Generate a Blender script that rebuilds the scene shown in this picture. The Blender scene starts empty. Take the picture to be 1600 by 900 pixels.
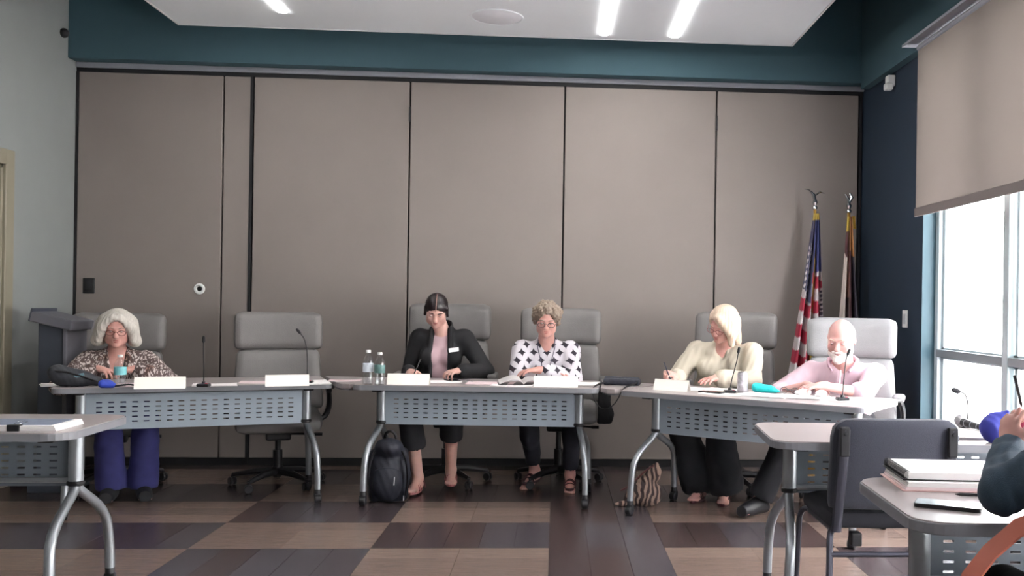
import bpy, bmesh, math, random
import numpy as np
from math import sin, cos, pi, radians, sqrt, atan2
from mathutils import Vector, Matrix, Euler

random.seed(7)
S = bpy.context.scene
COL = S.collection

# ---------------------------------------------------------------- camera
cam_d = bpy.data.cameras.new('camera')
cam = bpy.data.objects.new('camera', cam_d); COL.objects.link(cam)
cam_d.sensor_width = 36.0
cam_d.lens = 1500.0 / 1600.0 * 36.0
cam_d.shift_x = -172.9 / 1600.0
cam_d.shift_y = 26.6 / 1600.0
cam_d.clip_start = 0.05
cam.matrix_world = (Matrix.Translation((0, 0, 1.25)) @ Matrix.Rotation(radians(-4.0), 4, 'Z')
                    @ Matrix.Rotation(pi / 2, 4, 'X') @ Matrix.Rotation(0.0155, 4, 'Z'))
S.camera = cam

# ---------------------------------------------------------------- world, exposure
S.view_settings.view_transform = 'Standard'
S.view_settings.look = 'None'
S.view_settings.gamma = 1.0
S.view_settings.exposure = 1.0
W = bpy.data.worlds.new('sky'); S.world = W
W.use_nodes = True
bgn = W.node_tree.nodes['Background']
bgn.inputs[0].default_value = (0.96, 0.955, 1.0, 1)
bgn.inputs[1].default_value = 11.0
sun_d = bpy.data.lights.new('sun', 'SUN'); sun_d.energy = 42.0; sun_d.angle = radians(1.0); sun_d.color = (1.0, .97, .92)
sun = bpy.data.objects.new('sun', sun_d); COL.objects.link(sun)
sun.rotation_euler = Vector((.45, .12, -.88)).to_track_quat('-Z', 'Y').to_euler()
STRIP_E = 24.0
FILL_E = 3.5

# ================================================================ helpers
def lin(c):
    return c / 12.92 if c <= 0.04045 else ((c + 0.055) / 1.055) ** 2.4
def rgb(r, g, b):
    return (lin(r / 255), lin(g / 255), lin(b / 255), 1.0)

def mat(name, col, rough=0.6, metal=0.0, var=0.06, nscale=6.0, bump=0.0, bscale=60.0, stretch=None,
        alpha=None, trans=0.0, emit=None, estr=0.0, coat=0.0, spec=0.5, sheen=0.0):
    m = bpy.data.materials.new(name); m.use_nodes = True
    nt = m.node_tree; b = nt.nodes['Principled BSDF']
    b.inputs['Roughness'].default_value = rough
    b.inputs['Metallic'].default_value = metal
    b.inputs['Specular IOR Level'].default_value = spec
    if coat: b.inputs['Coat Weight'].default_value = coat
    if sheen: b.inputs['Sheen Weight'].default_value = sheen
    tc = nt.nodes.new('ShaderNodeTexCoord'); src = tc.outputs['Object']
    if stretch:
        mp = nt.nodes.new('ShaderNodeMapping'); mp.inputs['Scale'].default_value = stretch
        nt.links.new(src, mp.inputs[0]); src = mp.outputs[0]
    nz = nt.nodes.new('ShaderNodeTexNoise'); nz.inputs['Scale'].default_value = nscale
    nz.inputs['Detail'].default_value = 5
    nt.links.new(src, nz.inputs['Vector'])
    rp = nt.nodes.new('ShaderNodeValToRGB')
    rp.color_ramp.elements[0].position = 0.3; rp.color_ramp.elements[1].position = 0.7
    rp.color_ramp.elements[0].color = tuple(c * (1 - var) for c in col[:3]) + (1,)
    rp.color_ramp.elements[1].color = tuple(min(1, c * (1 + var)) for c in col[:3]) + (1,)
    nt.links.new(nz.outputs['Fac'], rp.inputs['Fac'])
    nt.links.new(rp.outputs['Color'], b.inputs['Base Color'])
    if bump:
        n2 = nt.nodes.new('ShaderNodeTexNoise'); n2.inputs['Scale'].default_value = bscale
        n2.inputs['Detail'].default_value = 3
        nt.links.new(src, n2.inputs['Vector'])
        bp = nt.nodes.new('ShaderNodeBump'); bp.inputs['Strength'].default_value = bump
        bp.inputs['Distance'].default_value = 0.005
        nt.links.new(n2.outputs['Fac'], bp.inputs['Height']); nt.links.new(bp.outputs[0], b.inputs['Normal'])
    if trans: b.inputs['Transmission Weight'].default_value = trans
    if alpha is not None: b.inputs['Alpha'].default_value = alpha
    if emit:
        b.inputs['Emission Color'].default_value = emit; b.inputs['Emission Strength'].default_value = estr
    return m

def link(name, me, m=None, parent=None):
    o = bpy.data.objects.new(name, me); COL.objects.link(o)
    if m is not None:
        for x in (m if isinstance(m, (list, tuple)) else [m]): me.materials.append(x)
    if parent is not None: o.parent = parent
    return o
def obj(name, bm, m, parent=None, smooth=False, loc=None, rz=None):
    me = bpy.data.meshes.new(name)
    bmesh.ops.recalc_face_normals(bm, faces=bm.faces[:])
    bm.to_mesh(me); bm.free()
    if smooth:
        for p in me.polygons: p.use_smooth = True
        try: me.set_sharp_from_angle(angle=radians(40))
        except Exception: pass
    o = link(name, me, m, parent)
    if loc is not None: o.location = loc
    if rz is not None: o.rotation_euler.z = rz
    return o
def tag(o, label=None, cat=None, group=None, kind=None):
    if label: o['label'] = label
    if cat: o['category'] = cat
    if group: o['group'] = group
    if kind: o['kind'] = kind
    return o
def thing(name, label, cat, loc=(0, 0, 0), rz=0.0, group=None):
    o = bpy.data.objects.new(name, None); COL.objects.link(o)
    o.empty_display_size = 0.1
    o.location = loc; o.rotation_euler.z = rz
    return tag(o, label, cat, group)
def struct(name, bm, m, parent=None, smooth=False):
    o = obj(name, bm, m, parent, smooth)
    if parent is None: o['kind'] = 'structure'
    return o
def copy_tree(o, parent=None):
    c = o.copy(); COL.objects.link(c)
    if parent is not None: c.parent = parent
    for ch in list(o.children): copy_tree(ch, c)
    return c

def B(): return bmesh.new()
def box(bm, x0, x1, y0, y1, z0, z1, bev=0.0, seg=2, mi=0, M=None):
    vs = [bm.verts.new((x, y, z)) for x in (x0, x1) for y in (y0, y1) for z in (z0, z1)]
    idx = [(0, 1, 3, 2), (4, 6, 7, 5), (0, 4, 5, 1), (2, 3, 7, 6), (0, 2, 6, 4), (1, 5, 7, 3)]
    fs = [bm.faces.new([vs[i] for i in f]) for f in idx]
    for f in fs: f.material_index = mi
    if bev > 0:
        es = list({e for f in fs for e in f.edges})
        r = bmesh.ops.bevel(bm, geom=es, offset=bev, segments=seg, profile=0.5, affect='EDGES')
        vs = list({v for f in r['faces'] for v in f.verts} | {v for v in vs if v.is_valid})
    if M is not None:
        for v in vs:
            if v.is_valid: v.co = M @ v.co
    return vs
def tube(bm, pts, r, n=8, caps=True, flat=1.0):
    pts = [Vector(p) for p in pts]
    rs = r if isinstance(r, (list, tuple)) else [r] * len(pts)
    rings = []; up = None
    for i, p in enumerate(pts):
        t = (pts[min(i + 1, len(pts) - 1)] - pts[max(i - 1, 0)])
        if t.length < 1e-9: t = Vector((0, 0, 1))
        t.normalize()
        if up is None:
            up = Vector((1, 0, 0)) if abs(t.x) < 0.8 else Vector((0, 1, 0))
        a = t.cross(up)
        if a.length < 1e-6: a = t.cross(Vector((0, 1, 0.3)))
        a.normalize(); b = a.cross(t).normalized(); up = b
        rings.append([bm.verts.new(p + a * (cos(2 * pi * k / n) * rs[i]) + b * (sin(2 * pi * k / n) * rs[i] * flat)) for k in range(n)])
    for i in range(len(rings) - 1):
        for k in range(n):
            bm.faces.new((rings[i][k], rings[i][(k + 1) % n], rings[i + 1][(k + 1) % n], rings[i + 1][k]))
    if caps:
        bm.faces.new(rings[0][::-1]); bm.faces.new(rings[-1])
def ribbon(bm, pts, w, th=.003, up=(1, 0, 0)):
    pts = [Vector(p) for p in pts]; a = Vector(up).normalized() * w / 2; rings = []
    for i, p in enumerate(pts):
        t = (pts[min(i + 1, len(pts) - 1)] - pts[max(i - 1, 0)]).normalized(); a_ = a - t * a.dot(t); a_ = a_.normalized() * w / 2; n = t.cross(a_).normalized() * th / 2
        rings.append([bm.verts.new(p + q) for q in (a_ + n, -a_ + n, -a_ - n, a_ - n)])
    for i in range(len(rings) - 1):
        for k in range(4): bm.faces.new((rings[i][k], rings[i][(k + 1) % 4], rings[i + 1][(k + 1) % 4], rings[i + 1][k]))
    bm.faces.new(rings[0][::-1]); bm.faces.new(rings[-1])
def lathe(bm, prof, n=20, c=(0, 0, 0), M=None, mi=0):
    rings = []
    for (r, z) in prof:
        if r < 1e-6: rings.append([bm.verts.new((0, 0, z))])
        else: rings.append([bm.verts.new((r * cos(2 * pi * k / n), r * sin(2 * pi * k / n), z)) for k in range(n)])
    for i in range(len(rings) - 1):
        A, Bq = rings[i], rings[i + 1]
        for k in range(n):
            k2 = (k + 1) % n
            if len(A) == 1 and len(Bq) == 1: continue
            if len(A) == 1: f = bm.faces.new((A[0], Bq[k], Bq[k2]))
            elif len(Bq) == 1: f = bm.faces.new((A[k], A[k2], Bq[0]))
            else: f = bm.faces.new((A[k], A[k2], Bq[k2], Bq[k]))
            f.material_index = mi
    for rg in rings:
        for v in rg:
            v.co = (M @ v.co if M is not None else v.co) + Vector(c)
def prism(bm, pts, z0, z1, bev=0.0, seg=2):
    """extrude a plan outline between z0 and z1"""
    bt = [bm.verts.new((p[0], p[1], z0)) for p in pts]; tp = [bm.verts.new((p[0], p[1], z1)) for p in pts]
    n = len(pts)
    f1 = bm.faces.new(bt[::-1]); f2 = bm.faces.new(tp)
    for i in range(n): bm.faces.new((bt[i], bt[(i + 1) % n], tp[(i + 1) % n], tp[i]))
    if bev:
        bmesh.ops.bevel(bm, geom=list(f1.edges) + list(f2.edges), offset=bev, segments=seg, profile=0.5, affect='EDGES')
def rrect(x0, x1, y0, y1, r, n=5):
    out = []
    for (cx, cy, a0) in ((x1 - r, y1 - r, 0), (x0 + r, y1 - r, pi / 2), (x0 + r, y0 + r, pi), (x1 - r, y0 + r, 3 * pi / 2)):
        for k in range(n + 1):
            a = a0 + pi / 2 * k / n; out.append((cx + r * cos(a), cy + r * sin(a)))
    return out
def bez(p0, p1, p2, p3, n=10):
    p0, p1, p2, p3 = map(Vector, (p0, p1, p2, p3)); out = []
    for i in range(n + 1):
        t = i / n
        out.append(p0 * (1 - t) ** 3 + p1 * 3 * t * (1 - t) ** 2 + p2 * 3 * t * t * (1 - t) + p3 * t ** 3)
    return out
def cushion(w, d, h, r, puff=0.012, seg=4, div=6):
    """soft box, centred; puffed faces"""
    bm = B()
    n = div
    box(bm, -w / 2, w / 2, -d / 2, d / 2, -h / 2, h / 2)
    bmesh.ops.subdivide_edges(bm, edges=bm.edges[:], cuts=n, use_grid_fill=True)
    for v in bm.verts:
        c = v.co
        q = Vector((max(-w / 2 + r, min(w / 2 - r, c.x)), max(-d / 2 + r, min(d / 2 - r, c.y)), max(-h / 2 + r, min(h / 2 - r, c.z))))
        dlt = c - q
        if dlt.length > 1e-9: c = q + dlt.normalized() * r
        fx = 1 - (c.x / (w / 2)) ** 2; fy = 1 - (c.y / (d / 2)) ** 2; fz = 1 - (c.z / (h / 2)) ** 2
        dims = sorted(((w, 0), (d, 1), (h, 2)))
        ax = dims[0][1]
        f = [fx, fy, fz]; f.pop(ax); k = max(0, f[0]) ** .5 * max(0, f[1]) ** .5
        c = c.copy(); c[ax] += math.copysign(puff * k, c[ax]) if abs(c[ax]) > 1e-6 else 0
        v.co = c
    return bm

# ================================================================ signed distance sculpting (surface nets)
class SDF:
    def __init__(s, lo, hi, h):
        s.lo = np.array(lo, np.float32); s.h = h
        s.n = np.ceil((np.array(hi) - s.lo) / h).astype(int) + 1
        s.g = np.full(tuple(s.n), 0.2, np.float32)
    def _win(s, lo, hi):
        a = np.maximum(0, np.floor((np.array(lo) - s.lo) / s.h).astype(int)); b = np.minimum(s.n, np.ceil((np.array(hi) - s.lo) / s.h).astype(int) + 1)
        if (b <= a).any(): return None
        ax = [s.lo[i] + s.h * np.arange(a[i], b[i], dtype=np.float32) for i in range(3)]
        return (slice(a[0], b[0]), slice(a[1], b[1]), slice(a[2], b[2])), ax[0][:, None, None], ax[1][None, :, None], ax[2][None, None, :]
    def _mix(s, sl, d, k, sub):
        g = s.g[sl]
        if sub:
            d = -d
            if k > 0:
                hh = np.clip(k - np.abs(g - d), 0, None) / k; s.g[sl] = np.maximum(g, d) + hh * hh * k * .25
            else: s.g[sl] = np.maximum(g, d)
        else:
            if k > 0:
                hh = np.clip(k - np.abs(g - d), 0, None) / k; s.g[sl] = np.minimum(g, d) - hh * hh * k * .25
            else: s.g[sl] = np.minimum(g, d)
    def cap(s, a, b, r1, r2=None, k=0.01, sub=False):
        r2 = r1 if r2 is None else r2
        a = np.array(a, np.float32); b = np.array(b, np.float32)
        m = max(r1, r2) + k + 2 * s.h
        w = s._win(np.minimum(a, b) - m, np.maximum(a, b) + m)
        if w is None: return
        sl, X, Y, Z = w; ab = b - a; L = float(ab @ ab) + 1e-12
        t = np.clip(((X - a[0]) * ab[0] + (Y - a[1]) * ab[1] + (Z - a[2]) * ab[2]) / L, 0, 1)
        d = np.sqrt((X - a[0] - t * ab[0]) ** 2 + (Y - a[1] - t * ab[1]) ** 2 + (Z - a[2] - t * ab[2]) ** 2) - (r1 + (r2 - r1) * t)
        s._mix(sl, d, k, sub)
    def ell(s, c, r, k=0.01, R=None, sub=False):
        c = np.array(c, np.float32); m = max(r) + k + 2 * s.h
        w = s._win(c - m, c + m)
        if w is None: return
        sl, X, Y, Z = w; X = X - c[0]; Y = Y - c[1]; Z = Z - c[2]
        if R is not None:
            R = np.array(R, np.float32)
            X, Y, Z = (R[0, 0] * X + R[1, 0] * Y + R[2, 0] * Z, R[0, 1] * X + R[1, 1] * Y + R[2, 1] * Z, R[0, 2] * X + R[1, 2] * Y + R[2, 2] * Z)
        k0 = np.sqrt((X / r[0]) ** 2 + (Y / r[1]) ** 2 + (Z / r[2]) ** 2); k1 = np.sqrt((X / r[0] ** 2) ** 2 + (Y / r[1] ** 2) ** 2 + (Z / r[2] ** 2) ** 2) + 1e-6
        s._mix(sl, k0 * (k0 - 1) / k1, k, sub)
    def bx(s, c, r, k=0.01, R=None, sub=False, rd=0.0):
        c = np.array(c, np.float32); m = float(np.linalg.norm(r)) + k + 2 * s.h
        w = s._win(c - m, c + m)
        if w is None: return
        sl, X, Y, Z = w; X = X - c[0]; Y = Y - c[1]; Z = Z - c[2]
        if R is not None:
            R = np.array(R, np.float32)
            X, Y, Z = (R[0, 0] * X + R[1, 0] * Y + R[2, 0] * Z, R[0, 1] * X + R[1, 1] * Y + R[2, 1] * Z, R[0, 2] * X + R[1, 2] * Y + R[2, 2] * Z)
        qx, qy, qz = np.abs(X) - r[0] + rd, np.abs(Y) - r[1] + rd, np.abs(Z) - r[2] + rd
        d = np.sqrt(np.maximum(qx, 0) ** 2 + np.maximum(qy, 0) ** 2 + np.maximum(qz, 0) ** 2) + np.minimum(np.maximum(np.maximum(qx, qy), qz), 0) - rd
        s._mix(sl, d, k, sub)
    def mesh(s, name, disp=None):
        g = s.g; g[0] = g[-1] = 0.2; g[:, 0] = g[:, -1] = 0.2; g[:, :, 0] = g[:, :, -1] = 0.2
        ins = (g < 0)
        c = sum(ins[i:ins.shape[0] - 1 + i, j:ins.shape[1] - 1 + j, k:ins.shape[2] - 1 + k].astype(np.uint8) for i in (0, 1) for j in (0, 1) for k in (0, 1))
        act = (c > 0) & (c < 8)
        I, J, K = np.nonzero(act); n = len(I)
        idx = np.full(act.shape, -1, np.int32); idx[I, J, K] = np.arange(n)
        corner = {(i, j, k): g[I + i, J + j, K + k] for i in (0, 1) for j in (0, 1) for k in (0, 1)}
        P = np.zeros((n, 3)); cnt = np.zeros(n)
        for ax in range(3):
            o = [(0, 0), (0, 1), (1, 0), (1, 1)]
            for (u, v) in o:
                a = [u, v]; a.insert(ax, 0); b = [u, v]; b.insert(ax, 1)
                va, vb = corner[tuple(a)], corner[tuple(b)]
                m = (va < 0) != (vb < 0)
                t = np.where(m, va / np.where(m, va - vb, 1), 0)
                p = np.tile(np.array(a, float), (n, 1)); p[:, ax] += t
                P += p * m[:, None]; cnt += m
        P = (P / cnt[:, None] + np.stack([I, J, K], 1)) * s.h + s.lo
        quads = []
        for ax in range(3):
            sl0 = [slice(None)] * 3; sl1 = [slice(None)] * 3
            sl0[ax] = slice(0, -1); sl1[ax] = slice(1, None)
            a = ins[tuple(sl0)]; b = ins[tuple(sl1)]
            for flip in (False, True):
                e = (a & ~b) if not flip else (~a & b)
                q = np.nonzero(e); q = list(q)
                o1, o2 = [x for x in range(3) if x != ax]
                ok = (q[o1] > 0) & (q[o2] > 0) & (q[o1] < g.shape[o1] - 1) & (q[o2] < g.shape[o2] - 1)
                q = [x[ok] for x in q]
                def cell(d1, d2):
                    z = [x.copy() for x in q]; z[o1] = z[o1] - d1; z[o2] = z[o2] - d2; return idx[z[0], z[1], z[2]]
                f = np.stack([cell(1, 1), cell(0, 1), cell(0, 0), cell(1, 0)], 1)
                if (ax == 1) != flip: f = f[:, ::-1]
                quads.append(f)
        F = np.concatenate(quads).astype(np.int32)
        # relax once and displace along normals
        nb = np.zeros_like(P); nc = np.zeros(len(P))
        for i in range(4):
            np.add.at(nb, F[:, i], P[F[:, (i + 1) % 4]]); np.add.at(nc, F[:, i], 1)
        P = P * .6 + nb / np.maximum(nc, 1)[:, None] * .4
        if disp is not None:
            nr = np.cross(P[F[:, 2]] - P[F[:, 0]], P[F[:, 3]] - P[F[:, 1]])
            N = np.zeros_like(P)
            for i in range(4): np.add.at(N, F[:, i], nr)
            N /= np.linalg.norm(N, axis=1)[:, None] + 1e-12
            P = P + N * disp(P)[:, None]
        me = bpy.data.meshes.new(name)
        me.vertices.add(len(P)); me.vertices.foreach_set('co', P.astype(np.float32).ravel())
        me.loops.add(len(F) * 4); me.loops.foreach_set('vertex_index', F.ravel())
        me.polygons.add(len(F)); me.polygons.foreach_set('loop_start', np.arange(0, len(F) * 4, 4, dtype=np.int32))
        me.polygons.foreach_set('use_smooth', np.ones(len(F), bool))
        me.update(calc_edges=True); me.validate()
        return me

def wrinkle(amp, f=28.0, seed=0, az=1.0):
    rs = np.random.RandomState(seed); K = rs.normal(size=(6, 3)) * f * np.array([1, 1, az]); ph = rs.rand(6) * 6
    def d(P):
        Wp = P + 0.02 * np.sin(P[:, [1, 2, 0]] * 23 + ph[0])
        v = sum(np.sin(Wp @ K[i] + ph[i]) for i in range(6)) / 6
        return amp * (v - 0.6 * np.abs(v) + np.sin(Wp @ K[0] * 2.3) * .15)
    return d
def strands(cx, cy, amp, f=38, curl=0.0, seed=1):
    def d(P):
        th = np.arctan2(P[:, 1] - cy, P[:, 0] - cx); z = P[:, 2]
        a = np.sin(f * th + 2.0 * np.sin(18 * z + seed)) * .5 + np.sin(f * 2.3 * th + 3 * np.sin(9 * z)) * .3
        if curl:
            a = a * (1 - curl) + curl * (np.sin(P[:, 0] * 210 + 3 * np.sin(P[:, 2] * 60)) * np.sin(P[:, 2] * 190 + 2 * np.sin(P[:, 1] * 80)) + .7 * np.sin(P[:, 1] * 170 + P[:, 0] * 60))
        return amp * a
    return d
#MATERIALS
# ---------------------------------------------------------------- materials
M = {}
M['wall'] = mat('wall_paint', rgb(136, 140, 140), .8, var=.02, bump=.05, bscale=200)
M['navy'] = mat('dark_blue_paint', rgb(20, 38, 56), .75, var=.04, bump=.05, bscale=200)
M['teal'] = mat('dark_teal_paint', rgb(58, 86, 96), .8, var=.05, nscale=1.2)
M['cloud'] = mat('white_ceiling_board', rgb(234, 238, 242), .85, var=.015, nscale=1.5)
M['panel'] = mat('partition_vinyl', rgb(134, 125, 121), .7, var=.025, nscale=3, bump=.25, bscale=700)
M['blacktrim'] = mat('black_seal', rgb(22, 22, 26), .6)
M['dark_gap'] = mat('dark_track', rgb(16, 16, 22), .7)
M['lighttrim'] = mat('grey_trim', rgb(140, 142, 150), .6, var=.02)
M['frame'] = mat('window_aluminium', rgb(176, 190, 194), .45, metal=.3, var=.02)
M['jamb'] = mat('jamb_blue', rgb(44, 78, 90), .5, var=.03)
M['frame_shaded'] = mat('window_aluminium_shaded', rgb(120, 128, 132), .45, metal=.3, var=.03)  # frame colour darkened: shade on the transoms painted in
M['base'] = mat('dark_baseboard', rgb(34, 34, 40), .6)
M['beige'] = mat('beige_door_frame', rgb(140, 134, 118), .5, var=.03)
M['doorw'] = mat('door_wood', rgb(100, 88, 70), .5, var=.12, nscale=3, stretch=(8, 8, .6))
M['plank_dark'] = mat('vinyl_plank_dark', rgb(66, 56, 58), .24, var=.22, nscale=5, stretch=(9, 1.4, 1), bump=.15, bscale=30)
M['plank_mid'] = mat('vinyl_plank_slate', rgb(74, 68, 72), .24, var=.2, nscale=5, stretch=(9, 1.4, 1), bump=.15, bscale=30)
M['plank_brown'] = mat('vinyl_plank_brown', rgb(68, 55, 54), .24, var=.22, nscale=5, stretch=(9, 1.4, 1), bump=.15, bscale=30)
M['plank_tan'] = mat('vinyl_plank_tan', rgb(114, 97, 89), .24, var=.12, nscale=5, stretch=(1.4, 9, 1), bump=.15, bscale=30)
M['plank_tan2'] = mat('vinyl_plank_tan_light', rgb(122, 105, 96), .24, var=.12, nscale=5, stretch=(1.4, 9, 1), bump=.15, bscale=30)
M['laminate'] = mat('grey_laminate', rgb(158, 149, 149), .36, var=.03, nscale=120, coat=.15, spec=.6)
M['edge'] = mat('grey_edge_band', rgb(128, 128, 134), .45, var=.03)
M['silver'] = mat('silver_paint', rgb(158, 162, 167), .35, metal=.65, var=.02)
M['silverp'] = mat('silver_perforated', rgb(170, 182, 194), .42, metal=.2, var=.02)
M['silverp_shaded'] = mat('silver_perforated_shaded', rgb(116, 124, 134), .42, metal=.2, var=.02)  # perforated silver darkened: shade on the foreground tables put into its colour
M['black'] = mat('black_plastic', rgb(26, 26, 30), .45, var=.08)
M['blackm'] = mat('black_matte', rgb(30, 30, 34), .8, var=.1)
M['leather'] = mat('grey_leather', rgb(107, 104, 103), .48, var=.04, nscale=14, bump=.3, bscale=220)
M['leather_light'] = mat('light_grey_leather', rgb(132, 132, 134), .48, var=.04, nscale=14, bump=.3, bscale=220)
M['cfabric'] = mat('charcoal_fabric', rgb(54, 56, 68), .9, var=.12, nscale=260, bump=.4, bscale=500, sheen=.2)
M['cframe'] = mat('graphite_steel', rgb(70, 70, 80), .4, metal=.6)
M['chrome'] = mat('chrome', rgb(210, 212, 215), .15, metal=1, var=.01)
M['gold'] = mat('gold_fringe', rgb(196, 158, 50), .5, metal=.2, var=.15, nscale=80)
M['brass'] = mat('brass', rgb(190, 150, 80), .3, metal=.8)
M['white'] = mat('white_plastic', rgb(226, 226, 226), .5, var=.02)
M['paper'] = mat('white_paper', rgb(236, 232, 232), .8, var=.015)
M['card'] = mat('cream_card', rgb(243, 238, 230), .75, var=.01)
M['pinkpaper'] = mat('pale_pink_paper', rgb(226, 205, 208), .8, var=.02)
M['cover'] = mat('slate_print', rgb(120, 130, 150), .6, var=.1, nscale=30)
M['teal_item'] = mat('turquoise_cloth', rgb(30, 200, 200), .6, var=.1)
M['bluecloth'] = mat('royal_blue_cloth', rgb(44, 50, 140), .75, var=.12, nscale=20)
M['redcloth'] = mat('rose_red', rgb(190, 70, 90), .6)
M['strap'] = mat('tan_red_leather', rgb(188, 104, 84), .5, var=.08)
M['podium'] = mat('slate_blue_laminate', rgb(60, 66, 78), .55, var=.05)
M['podium_top'] = mat('grey_podium_top', rgb(98, 98, 106), .5, var=.03)
M['siding'] = mat('white_siding', rgb(232, 234, 232), .7, var=.02)
M['bounce_ground'] = mat('pale_bounce_paving', rgb(180, 178, 177), .9, var=.1)  # paving made pale to bounce sunlight onto the ceiling
M['backpack'] = mat('navy_nylon', rgb(30, 32, 44), .6, var=.15, nscale=20, bump=.3, bscale=60)
M['screen'] = mat('phone_glass', rgb(20, 22, 28), .08, spec=.8)
M['lightscreen'] = mat('silvery_phone_face', rgb(190, 198, 202), .1, spec=.8, var=.1, nscale=9)

def glassmat(name, tint=(1, 1, 1, 1), base=.03, rough=.02):
    m = bpy.data.materials.new(name); m.use_nodes = True; nt = m.node_tree
    nt.nodes.remove(nt.nodes['Principled BSDF']); out = nt.nodes['Material Output']
    t = nt.nodes.new('ShaderNodeBsdfTransparent'); t.inputs[0].default_value = tint
    g = nt.nodes.new('ShaderNodeBsdfGlossy'); g.inputs['Roughness'].default_value = rough
    lw = nt.nodes.new('ShaderNodeLayerWeight'); lw.inputs[0].default_value = .5
    pw = nt.nodes.new('ShaderNodeMath'); pw.operation = 'POWER'; nt.links.new(lw.outputs['Facing'], pw.inputs[0]); pw.inputs[1].default_value = 4.5
    fr = nt.nodes.new('ShaderNodeMath'); fr.operation = 'MULTIPLY_ADD'; nt.links.new(pw.outputs[0], fr.inputs[0]); fr.inputs[1].default_value = .6; fr.inputs[2].default_value = base
    mx = nt.nodes.new('ShaderNodeMixShader')
    nt.links.new(fr.outputs[0], mx.inputs[0]); nt.links.new(t.outputs[0], mx.inputs[1]); nt.links.new(g.outputs[0], mx.inputs[2])
    nt.links.new(mx.outputs[0], out.inputs[0]); return m
M['glass'] = glassmat('window_glass', (.985, .98, .985, 1))
M['bottle'] = glassmat('clear_bottle_plastic', (.965, .975, .98, 1), base=.10, rough=.12)

def shade_mat():
    m = mat('shade_fabric', rgb(94, 87, 84), .9, var=.03, nscale=4, bump=.2, bscale=500, stretch=(1, 1, 1))
    nt = m.node_tree; b = nt.nodes['Principled BSDF']; out = nt.nodes['Material Output']
    tr = nt.nodes.new('ShaderNodeBsdfTranslucent'); tr.inputs[0].default_value = rgb(128, 118, 112)
    mx = nt.nodes.new('ShaderNodeMixShader'); mx.inputs[0].default_value = .09
    nt.links.new(b.outputs[0], mx.inputs[1]); nt.links.new(tr.outputs[0], mx.inputs[2]); nt.links.new(mx.outputs[0], out.inputs[0])
    return m
M['shade'] = shade_mat()
M['hem'] = mat('shade_hem', rgb(104, 96, 94), .8, var=.03)
def emis(name, col, s):
    m = bpy.data.materials.new(name); m.use_nodes = True; b = m.node_tree.nodes['Principled BSDF']
    b.inputs['Base Color'].default_value = (.9, .9, .9, 1)
    b.inputs['Emission Color'].default_value = col; b.inputs['Emission Strength'].default_value = s
    return m
M['led'] = emis('led_diffuser', (1, .98, .95, 1), STRIP_E)
M['fillpanel'] = emis('fill_light_diffuser', (1, .97, .93, 1), FILL_E)

# ================================================================ the room
XL, XR, YW = -3.58, 2.392, 7.42
YB, ZC = -3.2, 3.9

# ---- floor: subfloor slab + individual vinyl planks
bm = B(); box(bm, XL - .2, XR + .2, YB - .2, YW + .3, -.12, -.006)
floor = struct('floor', bm, mat('subfloor', rgb(60, 54, 54), .7))
COLX = [-3.614, -2.714, -1.814, -.914, -.014, .58, 1.48, 2.38]
def is_tan(x, y):
    r = int(math.floor((y - 4.93) / .575))        # row 0 = 4.93..5.505 dark
    if -.014 <= x < .58: return False
    if x >= 1.48 or (-1.814 <= x < -.914): return (r % 2) == 0
    return (r % 2) != 0
PW = .18
def plank_mesh(w, l, name):
    bm = B(); box(bm, -w / 2, w / 2, -l / 2, l / 2, -.006, 0)
    for v in bm.verts:
        if v.co.z > -.001: v.co.x *= (1 - .0009 / w * 2); v.co.y *= (1 - .0009 / l * 2)
    me = bpy.data.meshes.new(name); bmesh.ops.recalc_face_normals(bm, faces=bm.faces[:]); bm.to_mesh(me); bm.free(); return me
plank_cache = {}
def plank_me(w, l, mk):
    k = (round(w, 3), round(l, 3), mk)
    if k not in plank_cache:
        me = plank_mesh(w - .0004, l - .0004, 'plank'); me.materials.append(M[mk]); plank_cache[k] = me
    return plank_cache[k]
rnd = random.Random(3)
restbm = {}
def put_plank(x0, x1, y0, y1, mk, single):
    if single:
        o = bpy.data.objects.new('plank', plank_me(x1 - x0, y1 - y0, mk)); COL.objects.link(o); o.parent = floor
        o.location = ((x0 + x1) / 2, (y0 + y1) / 2, rnd.uniform(-.0004, .0002))
    else:
        bm = restbm.setdefault(mk, B())
        box(bm, x0 + .001, x1 - .001, y0 + .001, y1 - .001, -.006, 0)
nrow0 = int(math.floor((YB - 4.93) / .575)); nrow1 = int(math.ceil((YW - 4.93) / .575))
for r in range(nrow0, nrow1):
    y0 = 4.93 + r * .575; y1 = min(y0 + .575, YW)
    if y1 - y0 < .02: continue
    for a, b in zip(COLX[:-1], COLX[1:]):
        tan = is_tan((a + b) / 2, (y0 + y1) / 2)
        single = y0 > 4.2 or (y0 > 3.5 and a > .5)
        if tan:   # planks run across (along x), three per square
            k = 3
            for j in range(k):
                ya = y0 + (y1 - y0) * j / k; yb = y0 + (y1 - y0) * (j + 1) / k
                for xa, xb in ((a, (a + b) / 2), ((a + b) / 2, b)):
                    put_plank(max(xa, XL), min(xb, XR), ya, yb, rnd.choice(['plank_tan', 'plank_tan', 'plank_tan2']), single)
        else:
            k = 3 if b - a < .7 else 5
            for j in range(k):
                xa = a + (b - a) * j / k; xb = a + (b - a) * (j + 1) / k
                put_plank(max(xa, XL), min(xb, XR), y0, y1, rnd.choice(['plank_dark', 'plank_mid', 'plank_brown']), single)
for mk, bm in restbm.items():
    o = obj('planks', bm, M[mk], floor); o['kind'] = 'stuff'

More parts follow.
